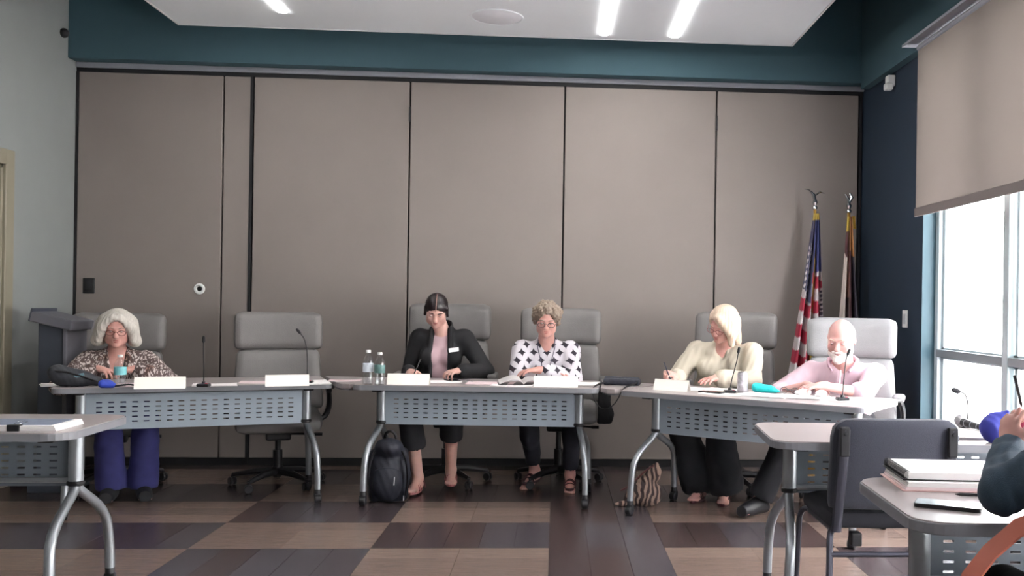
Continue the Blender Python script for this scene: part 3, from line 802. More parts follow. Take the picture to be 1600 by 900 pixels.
#FLAGS
# ================================================================ flags
def flag(x, y, label, kind, base_z=0.0, top=2.05):
    t = thing('flag_on_pole', label, 'flag', (x, y, 0), 0, 'flags on poles beside the blue wall')
    bm = B(); tube(bm, [(0, 0, .05), (0, 0, top)], .0125, 10); obj('pole', bm, M['brass'], t, True)
    bm = B(); lathe(bm, [(0, .09), (.03, .085), (.04, .05), (.12, .02), (.125, 0), (0, 0)], 24); obj('base', bm, M['brass'], t, True)
    bm = B(); lathe(bm, [(.012, 0), (.02, .005), (.02, .02), (.012, .03), (.018, .045), (.022, .055), (.012, .075), (0, .08)], 14, (0, 0, top)); 
    if kind == 'us':    # spread eagle ornament
        tube(bm, [(0, 0, top + .06), (-.012, 0, top + .11), (-.035, 0, top + .14)], [.014, .016, .006], 8)
        tube(bm, [(-.01, .0, top + .10), (-.05, .0, top + .15), (-.085, 0, top + .155)], [.012, .014, .003], 8, flat=.5)
        tube(bm, [(-.01, .0, top + .10), (.035, .0, top + .135), (.07, 0, top + .125)], [.012, .014, .003], 8, flat=.5)
    else:
        tube(bm, [(0, 0, top + .06), (-.005, 0, top + .10), (-.03, 0, top + .145)], [.012, .016, .004], 8)
        tube(bm, [(0, 0, top + .08), (.02, 0, top + .12), (.005, 0, top + .15)], [.012, .016, .008], 8)
        lathe(bm, [(0, -.014), (.014, 0), (0, .014)], 10, (.012, 0, top + .135))
    obj('finial', bm, M['chrome'], t, True)
    nu, nv = 150, 150
    H = 1.32 if kind == 'us' else 1.22
    z1 = top - .03
    me = bpy.data.meshes.new('cloth'); V = []; F = []; Ccol = []
    for j in range(nv + 1):
        v = j / nv
        for i in range(nu + 1):
            u = i / nu
            if kind == 'us':
                xl = -.014 - .21 * v ** 1.05; xr = .028 + .045 * v ** .8 - .07 * max(0, v - .6)
                nf = 3.2
            else:
                xl = -.015 - .09 * v ** 1.1; xr = .02 + .075 * v ** 1.2; nf = 2.6
            w_ = .008 + .05 * min(1, v * 1.6)
            ph = 2 * pi * nf * u + 1.0 * sin(3 * v)
            X = xl + (xr - xl) * u + .3 * (xr - xl) / nf * sin(2 * ph) * .25
            Y = -.02 + w_ * cos(ph) - .03 * v
            Z = z1 - H * v - .02 * sin(ph) * v - (.10 * (1 - u) * v if kind == 'us' else 0)
            V.append((X, Y, Z))
            if kind == 'us':
                # blue canton upper right half, star field sliver at the left edge, slanted stripes below
                vv_ = v
                if v < .04: c = (.55, .40, .08)
                elif u > .42 and v < .33: c = (.045, .055, .18)
                elif u <= .42 and v < .50 - .25 * (.42 - u):
                    c = (.05, .05, .10)
                    if u < .34 and v > .16:
                        a = (u * 9) % 1 - .5; b = (v * 30 + (int(u * 9) % 2) * .5) % 1 - .5
                        if a * a + b * b < .10: c = (.75, .72, .72)
                else:
                    s = (v * 14.5 + u * -1.6 + 1.0) if u > .42 else (v * 14.5 + u * -2.4 + .6)
                    c = (.36, .02, .05) if int(math.floor(s)) % 2 else (.58, .54, .55)
                if u > .93 and v > .42 and v < .75:
                    c = (.05, .05, .09)
                    if (v * 40) % 1 < .35: c = (.7, .7, .7)
            else:
                if v < .09: c = (.60, .44, .07)
                elif u < .34 + .0 * v and v > .22 + .25 * u: c = (.62, .54, .50)
                elif u < .34: c = (.10, .035, .04)
                elif u < .47: c = (.50, .28, .22) if v < .5 else (.20, .15, .15)
                elif u < .80: c = (.10, .04, .05)
                else: c = (.05, .04, .06) if v < .66 + .0 * u else (.30, .28, .36)
                if u > .5 and v < .16 + .1 * u: c = (.50, .22, .08)
            Ccol.append(c)
    for j in range(nv):
        for i in range(nu):
            a = j * (nu + 1) + i; F.append((a, a + 1, a + nu + 2, a + nu + 1))
    me.from_pydata(V, [], F); ca = me.color_attributes.new('cloth_print', 'FLOAT_COLOR', 'POINT')
    ca.data.foreach_set('color', np.array([(c[0], c[1], c[2], 1) for c in Ccol], np.float32).ravel())
    for p in me.polygons: p.use_smooth = True
    m = bpy.data.materials.new('flag_cloth'); m.use_nodes = True; nt = m.node_tree; b = nt.nodes['Principled BSDF']
    at = nt.nodes.new('ShaderNodeAttribute'); at.attribute_name = 'cloth_print'; nt.links.new(at.outputs['Color'], b.inputs['Base Color'])
    b.inputs['Roughness'].default_value = .6
    nz = nt.nodes.new('ShaderNodeTexNoise'); nz.inputs['Scale'].default_value = 400
    bp = nt.nodes.new('ShaderNodeBump'); bp.inputs['Strength'].default_value = .15; nt.links.new(nz.outputs[0], bp.inputs['Height']); nt.links.new(bp.outputs[0], b.inputs['Normal'])
    link('cloth', me, m, t)
    # gold fringe following the leading edge
    bm = B(); pts = []
    for k in range(60):
        v = .0 + k / 59
        if kind == 'us': X = -.012 - .20 * (.0 + v) ** 1.15 * .25 + (0.0 if v < .6 else .02) + .012 * sin(v * 9); 
        else: X = .0 + .01 * sin(v * 9)
        pts.append((X if kind == 'us' else .004, -.078 - .03 * v, z1 - H * (.62 + .38 * v) if kind == 'us' else z1 - .10 * v))
    for k in range(59):
        a, b_ = Vector(pts[k]), Vector(pts[k + 1]); w2 = .018 + .004 * (k % 2)
        vs = [bm.verts.new(a), bm.verts.new(b_), bm.verts.new(b_ + Vector((w2, -.002, 0))), bm.verts.new(a + Vector((w2, -.004, 0)))]
        bm.faces.new(vs)
    bmesh.ops.solidify(bm, geom=bm.faces[:], thickness=.002)
    obj('fringe', bm, M['gold'], t)
    return t
flag(1.962, 7.2, 'red, white and blue striped flag with stars on a pole, left one of two', 'us', top=2.0)
flag(2.225, 7.2, 'brown and white flag with gold top fringe on a pole, next to the blue wall', 'state', top=1.98)
#PEOPLE
# ================================================================ people
def v3(*a): return np.array(a, float)
def unit(v): return v / (np.linalg.norm(v) + 1e-9)
def rot_head(yaw, pitch, roll):
    # yaw>0 turns the face to the figure's image-right, pitch>0 looks down, roll>0 tips the crown to image right
    return np.array((Matrix.Rotation(radians(yaw), 3, 'Z') @ Matrix.Rotation(radians(roll), 3, 'Y') @ Matrix.Rotation(radians(pitch), 3, 'X')))
def ik(s, w, a, b, pole):
    d = w - s; L = min(np.linalg.norm(d), a + b - .005); n = unit(d)
    x = (a * a - b * b + L * L) / (2 * L); h = sqrt(max(1e-6, a * a - x * x))
    p = pole - n * (pole @ n)
    return s + n * x + unit(p) * h
def hand(Sd, wr, d, n, tside, curl=.35, sc=1.0, spread=.10, grip=False):
    """wr wrist, d finger direction, n palm normal, tside +1/-1 side of thumb along cross(d,n)"""
    d = unit(np.array(d, float)); n = np.array(n, float); n = unit(n - d * (n @ d)); a = unit(np.cross(d, n))
    R = np.stack([a, d, n], 1)
    Sd.ell(wr + d * .046 * sc, (.040 * sc, .050 * sc, .0145 * sc), .008, R)
    Sd.cap(wr - d * .01, wr + d * .03 * sc, .024 * sc, .022 * sc, .012)
    lens = [.070, .078, .073, .056]
    ends = []
    for i in range(4):
        o = (1.5 - i) * .0195 * tside
        base = wr + d * (.082 - .004 * abs(i - 1)) * sc + a * o * sc
        fd = unit(d + a * (1.5 - i) * spread * tside); p = base; cu = curl * (1 + .15 * i)
        L = lens[i] * sc; r = .0088 * sc
        ang = cu * .5
        for k, fr in enumerate((.44, .31, .25)):
            dd = unit(fd * cos(ang) + n * sin(ang)); q = p + dd * L * fr
            Sd.cap(p, q, r, r * .9, .003); p = q; r *= .9; ang += cu * (1.25 if grip else .8)
        ends.append(p)
    b0 = wr + d * .028 * sc + a * .026 * tside * sc + n * .004
    td = unit(d * .72 + a * tside * .62 + n * .35); p1 = b0 + td * .034 * sc
    Sd.cap(wr + d * .02 * sc + a * .012 * tside * sc, p1, .0135 * sc, .0112 * sc, .010)
    td2 = unit(d * .95 + a * tside * (.05 if not grip else -.2) + n * .35); p2 = p1 + td2 * .028 * sc
    Sd.cap(p1, p2, .0108 * sc, .0098 * sc, .004); p3 = p2 + unit(td2 + n * .2) * .024 * sc
    Sd.cap(p2, p3, .0098 * sc, .0082 * sc, .004)
    return ends, p3
def head_sdf(Sd, HC, R, sc=1.0, man=False, wide=1.0):
    def T(x, y, z): return HC + R @ v3(x, y, z) * sc
    def E(c, r, k, sub=False): Sd.ell(T(*c), tuple(q * sc for q in r), k, R, sub)
    w = wide
    E((0, .014, .028), (.074, .092, .084), .01)
    E((0, -.020, -.030), (.060 * w, .066, .078), .03)
    E((0, -.050, -.078), (.036 * w, .034, .030), .025)
    E((0, -.074, -.094), (.018, .014, .014), .018)
    for s in (-1, 1):
        E((s * .037 * w, -.058, -.030), (.024, .020, .024), .02)
        E((s * .047 * w, -.018, -.066), (.020, .036, .026), .025)
        E((s * .031, -.0905, .004), (.0175, .011, .0105), .012, True)
        E((s * .031, -.0735, .003), (.0145, .0125, .0115), .004)
        E((s * .077, .012, -.004), (.008, .019, .031), .006)
        E((s * .082, .008, -.002), (.004, .010, .018), .004, True)
        E((s * .0095, -.099, -.034), (.0085, .009, .007), .006)
        Sd.cap(T(s * .012, -.082, .021), T(s * .046, -.072, .020), .0085 * sc, .006 * sc, .010)
    Sd.cap(T(0, -.080, .012), T(0, -.102, -.029), .0085 * sc, .0125 * sc, .012)
    Sd.cap(T(-.019, -.083, -.0575), T(.019, -.083, -.0575), .0055 * sc, None, .007)
    Sd.cap(T(-.015, -.082, -.067), T(.015, -.082, -.067), .0062 * sc, None, .007)
    Sd.cap(T(-.024, -.091, -.0622), T(.024, -.091, -.0622), .0022 * sc, None, .004, True)
    return T

def pattern_leaf():
    m = bpy.data.materials.new('leaf_print_blouse'); m.use_nodes = True; nt = m.node_tree; b = nt.nodes['Principled BSDF']
    tc = nt.nodes.new('ShaderNodeTexCoord'); mp = nt.nodes.new('ShaderNodeMapping'); mp.inputs['Scale'].default_value = (1.3, 1.0, .75)
    nt.links.new(tc.outputs['Object'], mp.inputs[0])
    nz = nt.nodes.new('ShaderNodeTexNoise'); nz.inputs['Scale'].default_value = 14; nt.links.new(mp.outputs[0], nz.inputs[0])
    mx = nt.nodes.new('ShaderNodeMix'); mx.data_type = 'VECTOR'; mx.inputs[0].default_value = .12
    nt.links.new(mp.outputs[0], mx.inputs[4]); nt.links.new(nz.outputs['Color'], mx.inputs[5])
    vo = nt.nodes.new('ShaderNodeTexVoronoi'); vo.feature = 'DISTANCE_TO_EDGE'; vo.inputs['Scale'].default_value = 34; nt.links.new(mx.outputs[1], vo.inputs[0])
    rp = nt.nodes.new('ShaderNodeValToRGB'); e = rp.color_ramp.elements; e[0].position = .10; e[0].color = rgb(88, 72, 70); e[1].position = .20; e[1].color = rgb(196, 184, 180)
    nt.links.new(vo.outputs['Distance'], rp.inputs[0])
    n2 = nt.nodes.new('ShaderNodeTexNoise'); n2.inputs['Scale'].default_value = 11; nt.links.new(mp.outputs[0], n2.inputs[0])
    r2 = nt.nodes.new('ShaderNodeValToRGB'); r2.color_ramp.elements[0].position = .55; r2.color_ramp.elements[0].color = (1, 1, 1, 1); r2.color_ramp.elements[1].position = .62; r2.color_ramp.elements[1].color = rgb(190, 160, 150)
    nt.links.new(n2.outputs['Fac'], r2.inputs[0])
    ml = nt.nodes.new('ShaderNodeMix'); ml.data_type = 'RGBA'; ml.blend_type = 'MULTIPLY'; ml.inputs[0].default_value = 1
    nt.links.new(rp.outputs[0], ml.inputs[6]); nt.links.new(r2.outputs[0], ml.inputs[7]); nt.links.new(ml.outputs[2], b.inputs['Base Color'])
    b.inputs['Roughness'].default_value = .8
    return m
def pattern_spots():
    """white cloth with staggered dark four-petal motifs and thin vertical lines"""
    m = bpy.data.materials.new('spotted_blouse'); m.use_nodes = True; nt = m.node_tree; b = nt.nodes['Principled BSDF']; N = nt.nodes; Lk = nt.links
    def mth(op, a, b_=None, c=None):
        n = N.new('ShaderNodeMath'); n.operation = op
        for i, q in enumerate((a, b_, c)):
            if q is None: continue
            if isinstance(q, (int, float)): n.inputs[i].default_value = q
            else: Lk.new(q, n.inputs[i])
        return n.outputs[0]
    tc = N.new('ShaderNodeTexCoord'); sp = N.new('ShaderNodeSeparateXYZ'); Lk.new(tc.outputs['Object'], sp.inputs[0])
    u = mth('ADD', mth('MULTIPLY', sp.outputs[0], 11.5), mth('MULTIPLY', sp.outputs[1], 4.0)); v = mth('MULTIPLY', sp.outputs[2], 19.0)
    row = mth('FLOOR', v); off = mth('MULTIPLY', mth('MODULO', row, 2.0), .5)
    fu0 = mth('ABSOLUTE', mth('SUBTRACT', mth('FRACT', mth('ADD', u, off)), .5)); fv0 = mth('ABSOLUTE', mth('SUBTRACT', mth('FRACT', v), .5)); fu = mth('MULTIPLY', fu0, 1.25); fv = mth('MULTIPLY', fv0, .78)
    # astroid |x|^.6+|y|^.6
    s = mth('ADD', mth('POWER', fu, .62), mth('POWER', fv, .62)); inside = mth('LESS_THAN', s, .62)
    line = mth('LESS_THAN', fu, .018)
    line2 = mth('MULTIPLY', line, .35); k = mth('MAXIMUM', inside, line2)
    mx = N.new('ShaderNodeMix'); mx.data_type = 'RGBA'; Lk.new(k, mx.inputs[0]); mx.inputs[6].default_value = rgb(200, 195, 202); mx.inputs[7].default_value = rgb(42, 36, 48)
    Lk.new(mx.outputs[2], b.inputs['Base Color']); b.inputs['Roughness'].default_value = .8
    return m

SKIN = {'fair': mat('skin_fair', rgb(200, 158, 147), .5, var=.04, nscale=30), 'rosy': mat('skin_rosy', rgb(204, 154, 144), .5, var=.05, nscale=30),
        'pink': mat('skin_pink', rgb(204, 156, 150), .5, var=.05, nscale=30)}
for m_ in SKIN.values():
    b_ = m_.node_tree.nodes['Principled BSDF']; b_.inputs['Subsurface Weight'].default_value = .12; b_.inputs['Subsurface Radius'].default_value = (.01, .004, .002)
M['lip'] = mat('lips', rgb(176, 104, 100), .45, var=.05)
M['eyew'] = mat('eye_white', rgb(226, 220, 216), .3)
M['iris'] = mat('iris_dark', rgb(60, 48, 40), .3)

def person(sp):
    px, py, rz = sp['at']; t = thing('person', sp['label'], 'person', (px, py, 0), radians(rz), sp.get('group'))
    c, s = cos(radians(rz)), sin(radians(rz))
    def Lc(p): x, y = p[0] - px, p[1] - py; return v3(c * x + s * y, -s * x + c * y, p[2])
    def Ld(d): return v3(c * d[0] + s * d[1], -s * d[0] + c * d[1], d[2])
    w = sp.get('w', 1.0); bw = sp.get('belly', 1.0)
    HC = Lc(sp['head']); R = rot_head(*sp['hrot']); hs = sp.get('hs', .96); man = sp.get('man', False)
    NB = Lc(sp['neck']) if 'neck' in sp else HC + v3(0, .07, -.165) + R @ v3(0, .02, 0)
    P0 = v3(0, .02, sp.get('pz', .56)); 
    up = unit(NB - P0)
    sw = sp.get('sw', .165)
    SH = [NB + v3(q * sw, .012, -.055) for q in (-1, 1)]
    if 'shift' in sp: SH = [SH[0] + v3(*sp['shift'][0]), SH[1] + v3(*sp['shift'][1])]
    CHc = NB * .68 + P0 * .32 + v3(0, -.01, 0); BE = NB * .34 + P0 * .66 + v3(0, -.03, 0)
    WR = [Lc(sp['rw']), Lc(sp['lw'])]
    ua, fa = sp.get('arm', (.275, .245))
    EL = []
    for i in (0, 1):
        pole = np.array(sp.get('pole', ((-.6, .25, -.8), (.6, .25, -.8)))[i], float)
        EL.append(ik(SH[i], WR[i], ua, fa, pole))
    KN = [v3(*k) for k in sp.get('knees', ((-.12, -.40, .50), (.12, -.40, .50)))]
    AN = [v3(*k) for k in sp.get('ankles', ((-.12, -.36, .09), (.12, -.36, .09)))]
    HP = [v3(-.09, 0, P0[2] - .01), v3(.09, 0, P0[2] - .01)]
    allp = np.array([HC + v3(0, 0, .15), HC - v3(.13, .14, .1), HC + v3(.13, .14, 0)] + SH + WR + EL + KN + AN + [P0 + v3(.22, .22, 0), P0 - v3(.22, .2, .15)])
    lo = allp.min(0) - .14; hi = allp.max(0) + .14; lo[2] = max(lo[2], -.01); hi[2] -= .0
    h = sp.get('h', .0055)
    def torso(Q, f, kk=.05):
        Q.ell(P0 + v3(0, .01, .0), (.165 * w + f, .125 * bw + f, .115 + f), kk)
        Q.ell(BE, (.138 * w * bw + f, .112 * bw + f, .13 + f), kk)
        Q.ell(CHc, (.142 * w + f, .100 * (w + 1) / 2 + f, .135 + f), kk)
        Q.cap(SH[0] * .86 + NB * .14 - v3(0, 0, .012), SH[1] * .86 + NB * .14 - v3(0, 0, .012), .052 + f, None, kk)
        if not man:
            for q in (-1, 1): Q.ell(CHc + v3(q * .072 * w, -.085 * (w + 1) / 2, -.02), (.058 + f, .05 + f, .056 + f), .03)
    def arm(Q, i, f, to=1.0, k=.02):
        Q.cap(SH[i], EL[i], .051 * (w + 1) / 2 + f, .040 + f, k + .01)
        if to > 0: Q.cap(EL[i], EL[i] + (WR[i] - EL[i]) * to, .039 + f, .039 + f + (.024 - .039) * to * (0.5 if f > .004 else 1), k)
    # --- body
    Q = SDF(lo, hi, h)
    torso(Q, -.004); 
    for i in (0, 1): arm(Q, i, -.001)
    Q.cap(HC + R @ v3(0, .025, -.06), NB + v3(0, .0, -.02), .050 * (1.12 if man else 1), .058 * (1.12 if man else 1), .03)
    for i in (0, 1):
        Q.cap(HP[i], KN[i], .078 * (w + 1) / 2, .055, .03); Q.cap(KN[i], AN[i], .052, .034, .02)
        # calf bulge, foot with toes
        mid = KN[i] * .68 + AN[i] * .32; Q.ell(mid + unit(np.cross(AN[i] - KN[i], v3(1, 0, 0))) * -.0, (.052, .054, .09), .03)
        fd = unit(v3(*sp.get('fdir', ((-.12, -1, 0), (.12, -1, 0)))[i])); sd = np.cross(fd, v3(0, 0, 1))
        heel = v3(AN[i][0], AN[i][1], AN[i][2] - .055) - fd * .035; ball = heel + fd * .15 + v3(0, 0, -.008)
        Q.cap(heel, ball, .030, .027, .02); Q.cap(AN[i] - v3(0, 0, .01), ball - fd * .03 + v3(0, 0, .012), .032, .022, .03)
        for j in range(5):
            tp = ball + sd * (j - 2) * .0145; Q.cap(tp, tp + fd * (.052 - .006 * abs(j - (1 if i else 3))) + v3(0, 0, -.006), .010, .0085, .004)
    H = [None, None]
    for i in (0, 1):
        hp = sp['hands'][i]
        dd = Ld(hp[0]); nn = Ld(hp[1])
        H[i] = hand(Q, WR[i], dd, nn, hp[2], hp[3], .95 if not man else 1.02, grip=len(hp) > 4)
    T = head_sdf(Q, HC, R, hs, man, sp.get('hw', 1.0))
    me = Q.mesh('body'); body = link('body', me, SKIN[sp['skin']], t)
    # --- face details
    for q in (-1, 1):
        bm = B(); lathe(bm, [(0, .0105), (.0055, .0092), (.0098, .004), (.0105, 0), (0, -.004)], 12)
        for v in bm.verts: v.co = Vector(T(q * .031, -.0765, .002)) + Vector(R @ (np.array(Matrix.Rotation(pi / 2, 3, 'X')) @ np.array(v.co) * v3(1, 1, .38 if not sp.get('open') else .6))) * hs
        for f in bm.faces: f.material_index = 0
        obj('eye', bm, [M['eyew']], body, True)
        bm = B(); lathe(bm, [(0, .003), (.003, .0024), (.0048, 0), (0, 0)], 10)
        for v in bm.verts: v.co = Vector(T(q * .031, -.0868, -.001)) + Vector(R @ (np.array(Matrix.Rotation(pi / 2, 3, 'X')) @ np.array(v.co) * v3(1, 1, .5))) * hs
        obj('iris', bm, M['iris'], body, True)
        bm = B(); tube(bm, [T(q * .014, -.0885, .020), T(q * .031, -.0885, .027), T(q * .048, -.074, .021)], [.003, .0035, .0018], 6)
        obj('eyebrow', bm, sp['brow'], body, True)
    bm = B(); tube(bm, [T(-.021, -.0815, -.0595), T(-.008, -.0885, -.0568), T(0, -.0885, -.0578), T(.008, -.0885, -.0568), T(.021, -.0815, -.0595)], [.001, .0036, .0034, .0036, .001], 8)
    tube(bm, [T(-.019, -.0815, -.0645), T(-.006, -.0875, -.0685), T(.006, -.0875, -.0685), T(.019, -.0815, -.0645)], [.001, .0042, .0042, .001], 8)
    obj('lips', bm, sp.get('lipm', M['lip']), body, True)
    # --- hair
    if 'hair' in sp:
        Hq = SDF(HC - .30, HC + .24, .0045); sp['hair'](Hq, T, R, hs, NB); 
        link('hair', Hq.mesh('hair', strands(HC[0], HC[1], *sp.get('strand', (.004, 30)))), sp['hairm'], t)
    if sp.get('beard'):
        Hq = SDF(HC - .2, HC + .2, .004)
        Hq.ell(T(0, -.040, -.078), (.060, .056, .052), .01, R); 
        for q in (-1, 1): Hq.cap(T(q * .064, -.012, -.005), T(q * .050, -.045, -.07), .014, .020, .02)
        Hq.cap(T(-.026, -.094, -.048), T(0, -.101, -.044), .008, .009, .006); Hq.cap(T(.026, -.094, -.048), T(0, -.101, -.044), .008, .009, .006)
        Hq.ell(T(0, -.092, -.098), (.030, .024, .024), .02, R)
        Hq.ell(T(0, -.11, -.063), (.022, .024, .0085), .006, R, True)
        link('beard', Hq.mesh('beard', strands(HC[0], HC[1], .002, 30, .5)), sp['hairm'], t)
    if sp.get('glasses'):
        bm = B(); gz = -.004
        for q in (-1, 1):
            pts = [T(q * .034 + .024 * cos(a), -.104 + .004 * (abs(cos(a))), gz + .0165 * sin(a)) for a in np.linspace(0, 2 * pi, 17)]
            tube(bm, pts, .0022, 6, caps=False)
            tube(bm, [T(q * .058, -.098, gz + .004), T(q * .078, -.06, gz + .004), T(q * .081, .0, .006)], .0019, 6)
        tube(bm, [T(-.011, -.104, gz + .004), T(0, -.108, gz + .007), T(.011, -.104, gz + .004)], .002, 6)
        g = obj('glasses', bm, sp['glasses'], t, True)
        for q in (-1, 1):
            bm = B(); pv = [bm.verts.new(T(q * .034 + .0225 * cos(a), -.103, gz + .015 * sin(a))) for a in np.linspace(0, 2 * pi, 17)[:-1]]; bm.faces.new(pv)
            obj('lens', bm, M['glass'], g)
    # --- clothes
    for cl in sp['clothes']:
        kind = cl['kind']
        if kind == 'top':
            f = cl.get('f', .009); Q = SDF(lo, hi, cl.get('h', .0075)); torso(Q, f)
            for i in (0, 1): arm(Q, i, f + cl.get('loose', .004), cl.get('sleeve', (.95, .95))[i])
            Q.cap(NB + v3(0, .02, .0), NB + v3(0, .012, .028 + cl.get('collar', 0)), .066 + cl.get('neckr', 0), .062 + cl.get('neckr', 0), .03)
            if 'wide' in cl:
                for i in (0, 1): Q.cap(EL[i], EL[i] + (WR[i] - EL[i]) * cl['sleeve'][i], .05, cl['wide'], .02)
            # cut away above the neckline
            Q.cap(NB + v3(0, .0, .02), NB + v3(0, -.02, .25), .060 * (1.12 if man else 1), .085, .006, True)
            for cc in cl.get('cut', ()):  # capsules in neck-relative coordinates
                Q.cap(NB + v3(*cc[0]), NB + v3(*cc[1]), cc[2], cc[3], .006, True)
            if 'hem' in cl: Q.bx(P0 + v3(0, 0, cl['hem'] - .25), (.5, .5, .25), .01, None, True)
            if cl.get('front'):  # open front: wedge widest at the bottom
                fw = cl['front']
                mid = (CHc + NB) / 2
                Q.bx(v3(NB[0], mid[1] - .20, (P0[2] + NB[2]) / 2), (fw, .22, .42), .012, None, True, .01)
            if cl.get('extra'): cl['extra'](Q, NB, CHc, BE, P0, SH, EL)
            o = link(cl['name'], Q.mesh(cl['name'], wrinkle(cl.get('wr', .004), cl.get('wf', 26), cl.get('seed', 1), .5)), cl['mat'], t)
        else:
            f = cl.get('f', .010); Q = SDF((lo[0], lo[1], 0), (hi[0], hi[1], P0[2] + .22), cl.get('h', .0075))
            Q.ell(P0 + v3(0, .01, -.01), (.168 * w + f, .13 * bw + f, .11 + f), .04)
            to = cl.get('to', (.92, .92)); fl = cl.get('flare', 0.0)
            for i in (0, 1):
                Q.cap(HP[i], KN[i], .080 * (w + 1) / 2 + f, .058 + f, .04)
                e = KN[i] + (AN[i] - KN[i]) * to[i]
                Q.cap(KN[i], e, .058 + f, .046 + f + fl, .025); mid = KN[i] * .68 + AN[i] * .32
                if to[i] > .6: Q.ell(mid, (.054 + f, .056 + f, .095 + f), .03)
                n_ = unit(AN[i] - KN[i]); Q.cap(e + n_ * (.042 + f + fl), e + n_ * (.10 + fl), .055 + f + fl, None, .004, True)
            o = link(cl['name'], Q.mesh(cl['name'], wrinkle(cl.get('wr', .005), 34, cl.get('seed', 2), .5)), cl['mat'], t)
    # --- footwear
    for i in (0, 1):
        fd = unit(v3(*sp.get('fdir', ((-.12, -1, 0), (.12, -1, 0)))[i])); sd = np.cross(fd, v3(0, 0, 1))
        heel = v3(AN[i][0], AN[i][1], AN[i][2] - .055) - fd * .035; ball = heel + fd * .15
        fw = sp.get('foot')
        if fw == 'sandal':
            bm = B(); zb = max(0.004, heel[2] - .032)
            out = []
            for a in np.linspace(0, 2 * pi, 20)[:-1]:
                ce = heel + fd * .085; out.append(ce + fd * cos(a) * .125 + sd * sin(a) * (.036 + .006 * cos(a)))
            vb = [bm.verts.new((p[0], p[1], zb - .0)) for p in out]; vt = [bm.verts.new((p[0], p[1], zb + .014)) for p in out]
            bm.faces.new(vb[::-1]); bm.faces.new(vt)
            for k in range(len(out)): bm.faces.new((vb[k], vb[(k + 1) % len(out)], vt[(k + 1) % len(out)], vt[k]))
            sh = obj('sandal', bm, sp['footm'], t)
            bm = B()
            for (f0, f1, hh, rr) in ((.155, .135, .030, .040), (.10, .135, .046, .038), (.135, .09, .052, .037), (.03, .0, .085, .040)):
                pts = []
                for a in np.linspace(-.1, pi + .1, 11):
                    q = heel + fd * (f0 + (f1 - f0) * a / pi) + sd * cos(a) * rr; q[2] = zb + .012 + hh * max(0, sin(a)); pts.append(q)
                tube(bm, pts, .0055, 6, flat=.5)
            obj('strap', bm, sp['footm'], sh, True)
        elif fw == 'shoe':
            Q = SDF(heel - .2, heel + .25, .005); Q.cap(heel + v3(0, 0, .002), ball + fd * .05, .040, .036, .02); Q.cap(AN[i] - v3(0, 0, .02), ball + v3(0, 0, .005), .044, .036, .03)
            Q.bx(heel + v3(0, 0, -.4 - .03), (.5, .5, .4), .0, None, True)
            link('shoe', Q.mesh('shoe'), sp['footm'], t)
    return t, dict(NB=NB, CH=CHc, P0=P0, SH=SH, EL=EL, WR=WR, T=T, R=R, H=H, HC=HC, BE=BE)

# hair shapes -------------------------------------------------
def hair_bob(Q, T, R, s, NB):       # full chin-length white bob
    Q.ell(T(0, .018, .040), (.090, .108, .088), .01, R)
    for q in (-1, 1):
        Q.cap(T(q * .070, .0, .05), T(q * .112, -.005, -.080), .036, .036, .04); Q.cap(T(q * .08, .04, .03), T(q * .100, .05, -.090), .036, .036, .04)
        Q.cap(T(q * .018, -.066, .092), T(q * .086, -.05, .02), .020, .024, .03); Q.cap(T(q * .086, -.05, .02), T(q * .100, -.045, -.065), .020, .018, .03)
    Q.cap(T(0, .07, .03), T(0, .085, -.08), .06, .055, .04)
    Q.ell(T(-.006, -.110, -.024), (.070, .082, .100), .008, R, True)
    Q.ell(T(0, -.02, -.13), (.066, .085, .05), .01, R, True)
def hair_tied(Q, T, R, s, NB):      # dark, centre parting, drawn back
    Q.ell(T(0, .018, .025), (.0765, .094, .0845), .01, R)
    Q.cap(T(0, .09, .0), T(0, .105, -.08), .04, .03, .02)
    for q in (-1, 1): Q.cap(T(q * .070, -.018, .03), T(q * .079, .0, -.045), .012, .010, .02)
    Q.ell(T(0, -.104, -.040), (.065, .060, .090), .004, R, True)
    Q.ell(T(0, -.03, -.13), (.09, .10, .07), .01, R, True)
def hair_short(Q, T, R, s, NB):     # short tousled waves
    Q.ell(T(0, .020, .040), (.088, .104, .082), .01, R)
    for q in (-1, 1): Q.cap(T(q * .078, -.005, .03), T(q * .078, .015, -.03), .022, .018, .03)
    for (a, b, c_) in ((.05, -.05, .080), (-.045, -.05, .086), (0, -.050, .098), (.07, .0, .078), (-.075, .01, .07), (.02, .03, .108), (-.03, .04, .105), (.085, .03, .05), (.06, -.065, .055)):
        Q.ell(T(a, b, c_), (.024, .024, .022), .015)
    Q.cap(T(0, .07, .0), T(0, .075, -.05), .055, .045, .03)
    Q.ell(T(0, -.110, -.020), (.062, .074, .094), .010, R, True)
def hair_blonde(Q, T, R, s, NB):    # straight shoulder bob swept across from a side parting
    Q.ell(T(0, .016, .036), (.090, .106, .092), .01, R)
    Q.cap(T(.078, -.02, .03), T(.098, -.055, -.095), .034, .022, .04); Q.cap(T(.08, .03, .03), T(.095, .02, -.115), .034, .028, .04)
    Q.cap(T(.02, -.075, .085), T(.088, -.062, -.01), .022, .022, .03)
    Q.cap(T(-.078, .03, .03), T(-.085, .045, -.09), .03, .026, .04)
    Q.cap(T(0, .075, .0), T(0, .09, -.10), .06, .05, .04)
    Q.ell(T(-.026, -.105, -.030), (.060, .072, .100), .012, R, True)
def hair_bald(Q, T, R, s, NB):      # fringe of short white hair round the sides
    Q.ell(T(0, .022, .022), (.080, .094, .082), .01, R)
    Q.ell(T(0, -.02, .115), (.075, .115, .062), .02, R, True)
    Q.ell(T(0, -.11, .0), (.10, .115, .14), .015, R, True)
    Q.ell(T(0, .0, -.15), (.12, .14, .09), .01, R, True)

